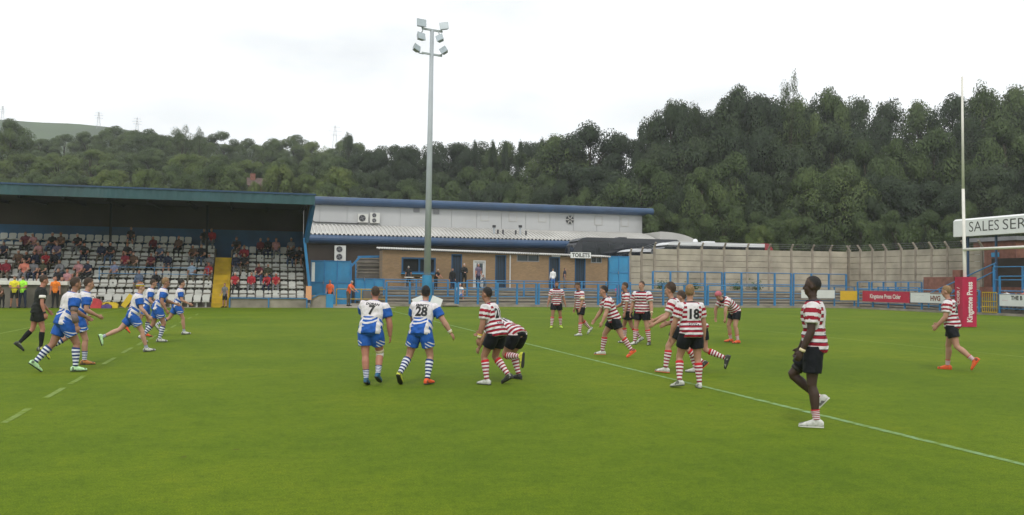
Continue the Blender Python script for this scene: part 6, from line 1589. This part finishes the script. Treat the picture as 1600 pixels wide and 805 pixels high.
stand_fig(758, 432, 65.0, .90, 3, ('skin_light', 'cloth_grey', 'cloth_grey', 'hair_brown', 'cloth_black'), 'stooping person in pale clothes on the terrace by the white door', math.pi + 1.0, 'long', h=1.4)
stand_fig(864, 419, 66.4, zt5, 2, ('skin_pale', 'cloth_white', 'cloth_shirt_blue', 'hair_fair', 'cloth_black'), 'fair-haired child in white top and blue trousers by the toilet doors', .2, 'long', h=1.52, cat='child')
stand_fig(882, 418, 66.6, zt5, 0, ('skin_light', 'cloth_navy', 'cloth_grey', 'hair_dark', 'cloth_black'), 'dark-haired person in navy left of the TOILETS sign', math.pi - 1.2, h=1.60)
def sit_fig(px, Y, z, v, mats, label, az=math.pi, top='short', leg='trousers', s=1.0):
    figure(figure_mesh(f'sit{v}', SIT[v], top, leg), (X_at(px, Y), Y, z), az, mats, label, 'people round the pitch', s)
sit_fig(718, 63.4, .70, 1, ('skin_ruddy', 'cloth_white', 'cloth_shirt_blue', 'hair_grey', 'cloth_black'), 'bald man in white and blue sitting on the terrace steps', leg='shorts')
sit_fig(966, 63.5, .70, 0, ('skin_light', 'cloth_magenta', 'cloth_black', 'hair_dark', 'cloth_black'), 'person in magenta sitting on the terrace below the small blue gate')
sit_fig(974, 63.6, .70, 1, ('skin_tan', 'cloth_navy', 'cloth_denim', 'hair_dark', 'cloth_black'), 'person in navy sitting on the terrace beside the one in magenta')
for px, X_, zz, v, mats, label in ((1575, Xs - .7, .78, 1, ('skin_light', 'cloth_white', 'cloth_denim', 'hair_dark', 'cloth_black'), 'person in white seated in the small stand at the right'),
                                   (1588, Xs - .75, .72, 0, ('skin_light', 'cloth_magenta', 'cloth_denim', 'hair_brown', 'cloth_black'), 'child in magenta seated in the small stand at the right'),
                                   (1600, Xs - .7, .76, 2, ('skin_pale', 'cloth_salmon', 'cloth_grey', 'hair_fair', 'cloth_black'), 'person in salmon top seated at the right edge')):
    figure(figure_mesh(f'sit{v}', SIT[v], 'short', 'trousers'), (X_, Y_at(px, X_), zz), -math.pi / 2 - .2, mats, label, 'people round the pitch', .95 if 'child' not in label else .75)

# ------------------------------------------------------------------ small things on the touchline
def bag(px, Y, w, h, mat, label, name='kit_bag'):
    x = X_at(px, Y); t = thing(name, (x, Y, 0), label, 'bag', 'kit on the touchline'); pr = [(-.5, 0), (.5, 0), (.53, .5), (.42, .85), (.2, 1), (-.2, 1), (-.42, .85), (-.53, .5)]
    m_ = MB(); m_.prism([(x + u * w, v * h) for u, v in pr], 'y', Y - .22, Y + .22); m_.build('body', MATS[mat], t)
    m_ = MB(); m_.poly_tube([(x - w * .2, Y, h * .97), (x - w * .12, Y, h * 1.22), (x + w * .12, Y, h * 1.22), (x + w * .2, Y, h * .97)], .02, n=6); m_.build('handle', MATS['black_rubber'], t)
bag(143, YS - 1.9, 1.1, .55, 'bag_red', 'red kit bag on the touchline behind the jogging pair'); bag(150, YS - 1.6, .6, .38, 'bag_red', 'smaller red bag right of the red kit bag')
bag(172, YS - 1.7, .9, .34, 'plastic_yellow', 'yellow kit holdall on the touchline in front of the seats'); bag(168, YS - 1.95, .5, .22, 'bag_purple', 'purple bag beside the yellow holdall')
x = X_at(187, YS - 1.9); m_ = MB(); M = Matrix.Rotation(rad(35), 3, 'Y')
P = [Vector((u, 0, v)) for u, v in ((-.14, 0), (.14, 0), (.17, .8), (-.17, .8))]; vs = [M @ p + Vector((x + .2, YS - 1.9, .03)) for p in P]; vs = [v - Vector((0, 0, min(q.z for q in vs))) + Vector((0, 0, .004)) for v in vs]
m_.add(vs + [v + Vector((0, .09, 0)) for v in vs], [(0, 1, 2, 3), (7, 6, 5, 4), (0, 4, 5, 1), (1, 5, 6, 2), (2, 6, 7, 3), (3, 7, 4, 0)]); tag(m_.build('corner_pad', MATS['plastic_yellow']), 'yellow pad tilted against the front seats', 'pad')
for k, (px, w, col_, lab) in enumerate(((644, .55, 'white_paint', 'white cloth-covered table before the kiosk window'), (654, .4, 'frame_white', 'small white table left of the floodlight mast'))):
    Yk = YW - 1.3; xx = X_at(px, Yk); t = thing('table', (xx, Yk, 1.3), lab, 'table', 'tables by the kiosk'); MB().box(xx - w, xx + w, Yk - .3, Yk + .3, 1.98, 2.05).build('table_top', MATS[col_], t)
    for sx in (-1, 1):
        for sy in (-1, 1): MB().box(xx + sx * (w - .06) - .02, xx + sx * (w - .06) + .02, Yk + sy * .25 - .02, Yk + sy * .25 + .02, 1.3, 1.978).build('leg', MATS['grey_steel'], t)
# ------------------------------------------------------------------ the damp air of the valley
hz = MB(); hz.box(-1000, 1000, -1000, 1000, -1.2, 175); o = hz.build('haze', [], None); o['kind'] = 'stuff'; o['label'] = 'thin pale haze filling the valley air'
m = bpy.data.materials.new('haze'); m.use_nodes = True; nt = m.node_tree; nt.nodes.remove(nt.nodes['Principled BSDF'])
pv = nt.nodes.new('ShaderNodeVolumePrincipled'); pv.inputs['Color'].default_value = (.93, .96, 1, 1); pv.inputs['Density'].default_value = .00040; pv.inputs['Anisotropy'].default_value = .2
nt.links.new(pv.outputs[0], nt.nodes['Material Output'].inputs['Volume']); o.data.materials.append(m)
bpy.data.scenes.remove(tmp_scene)
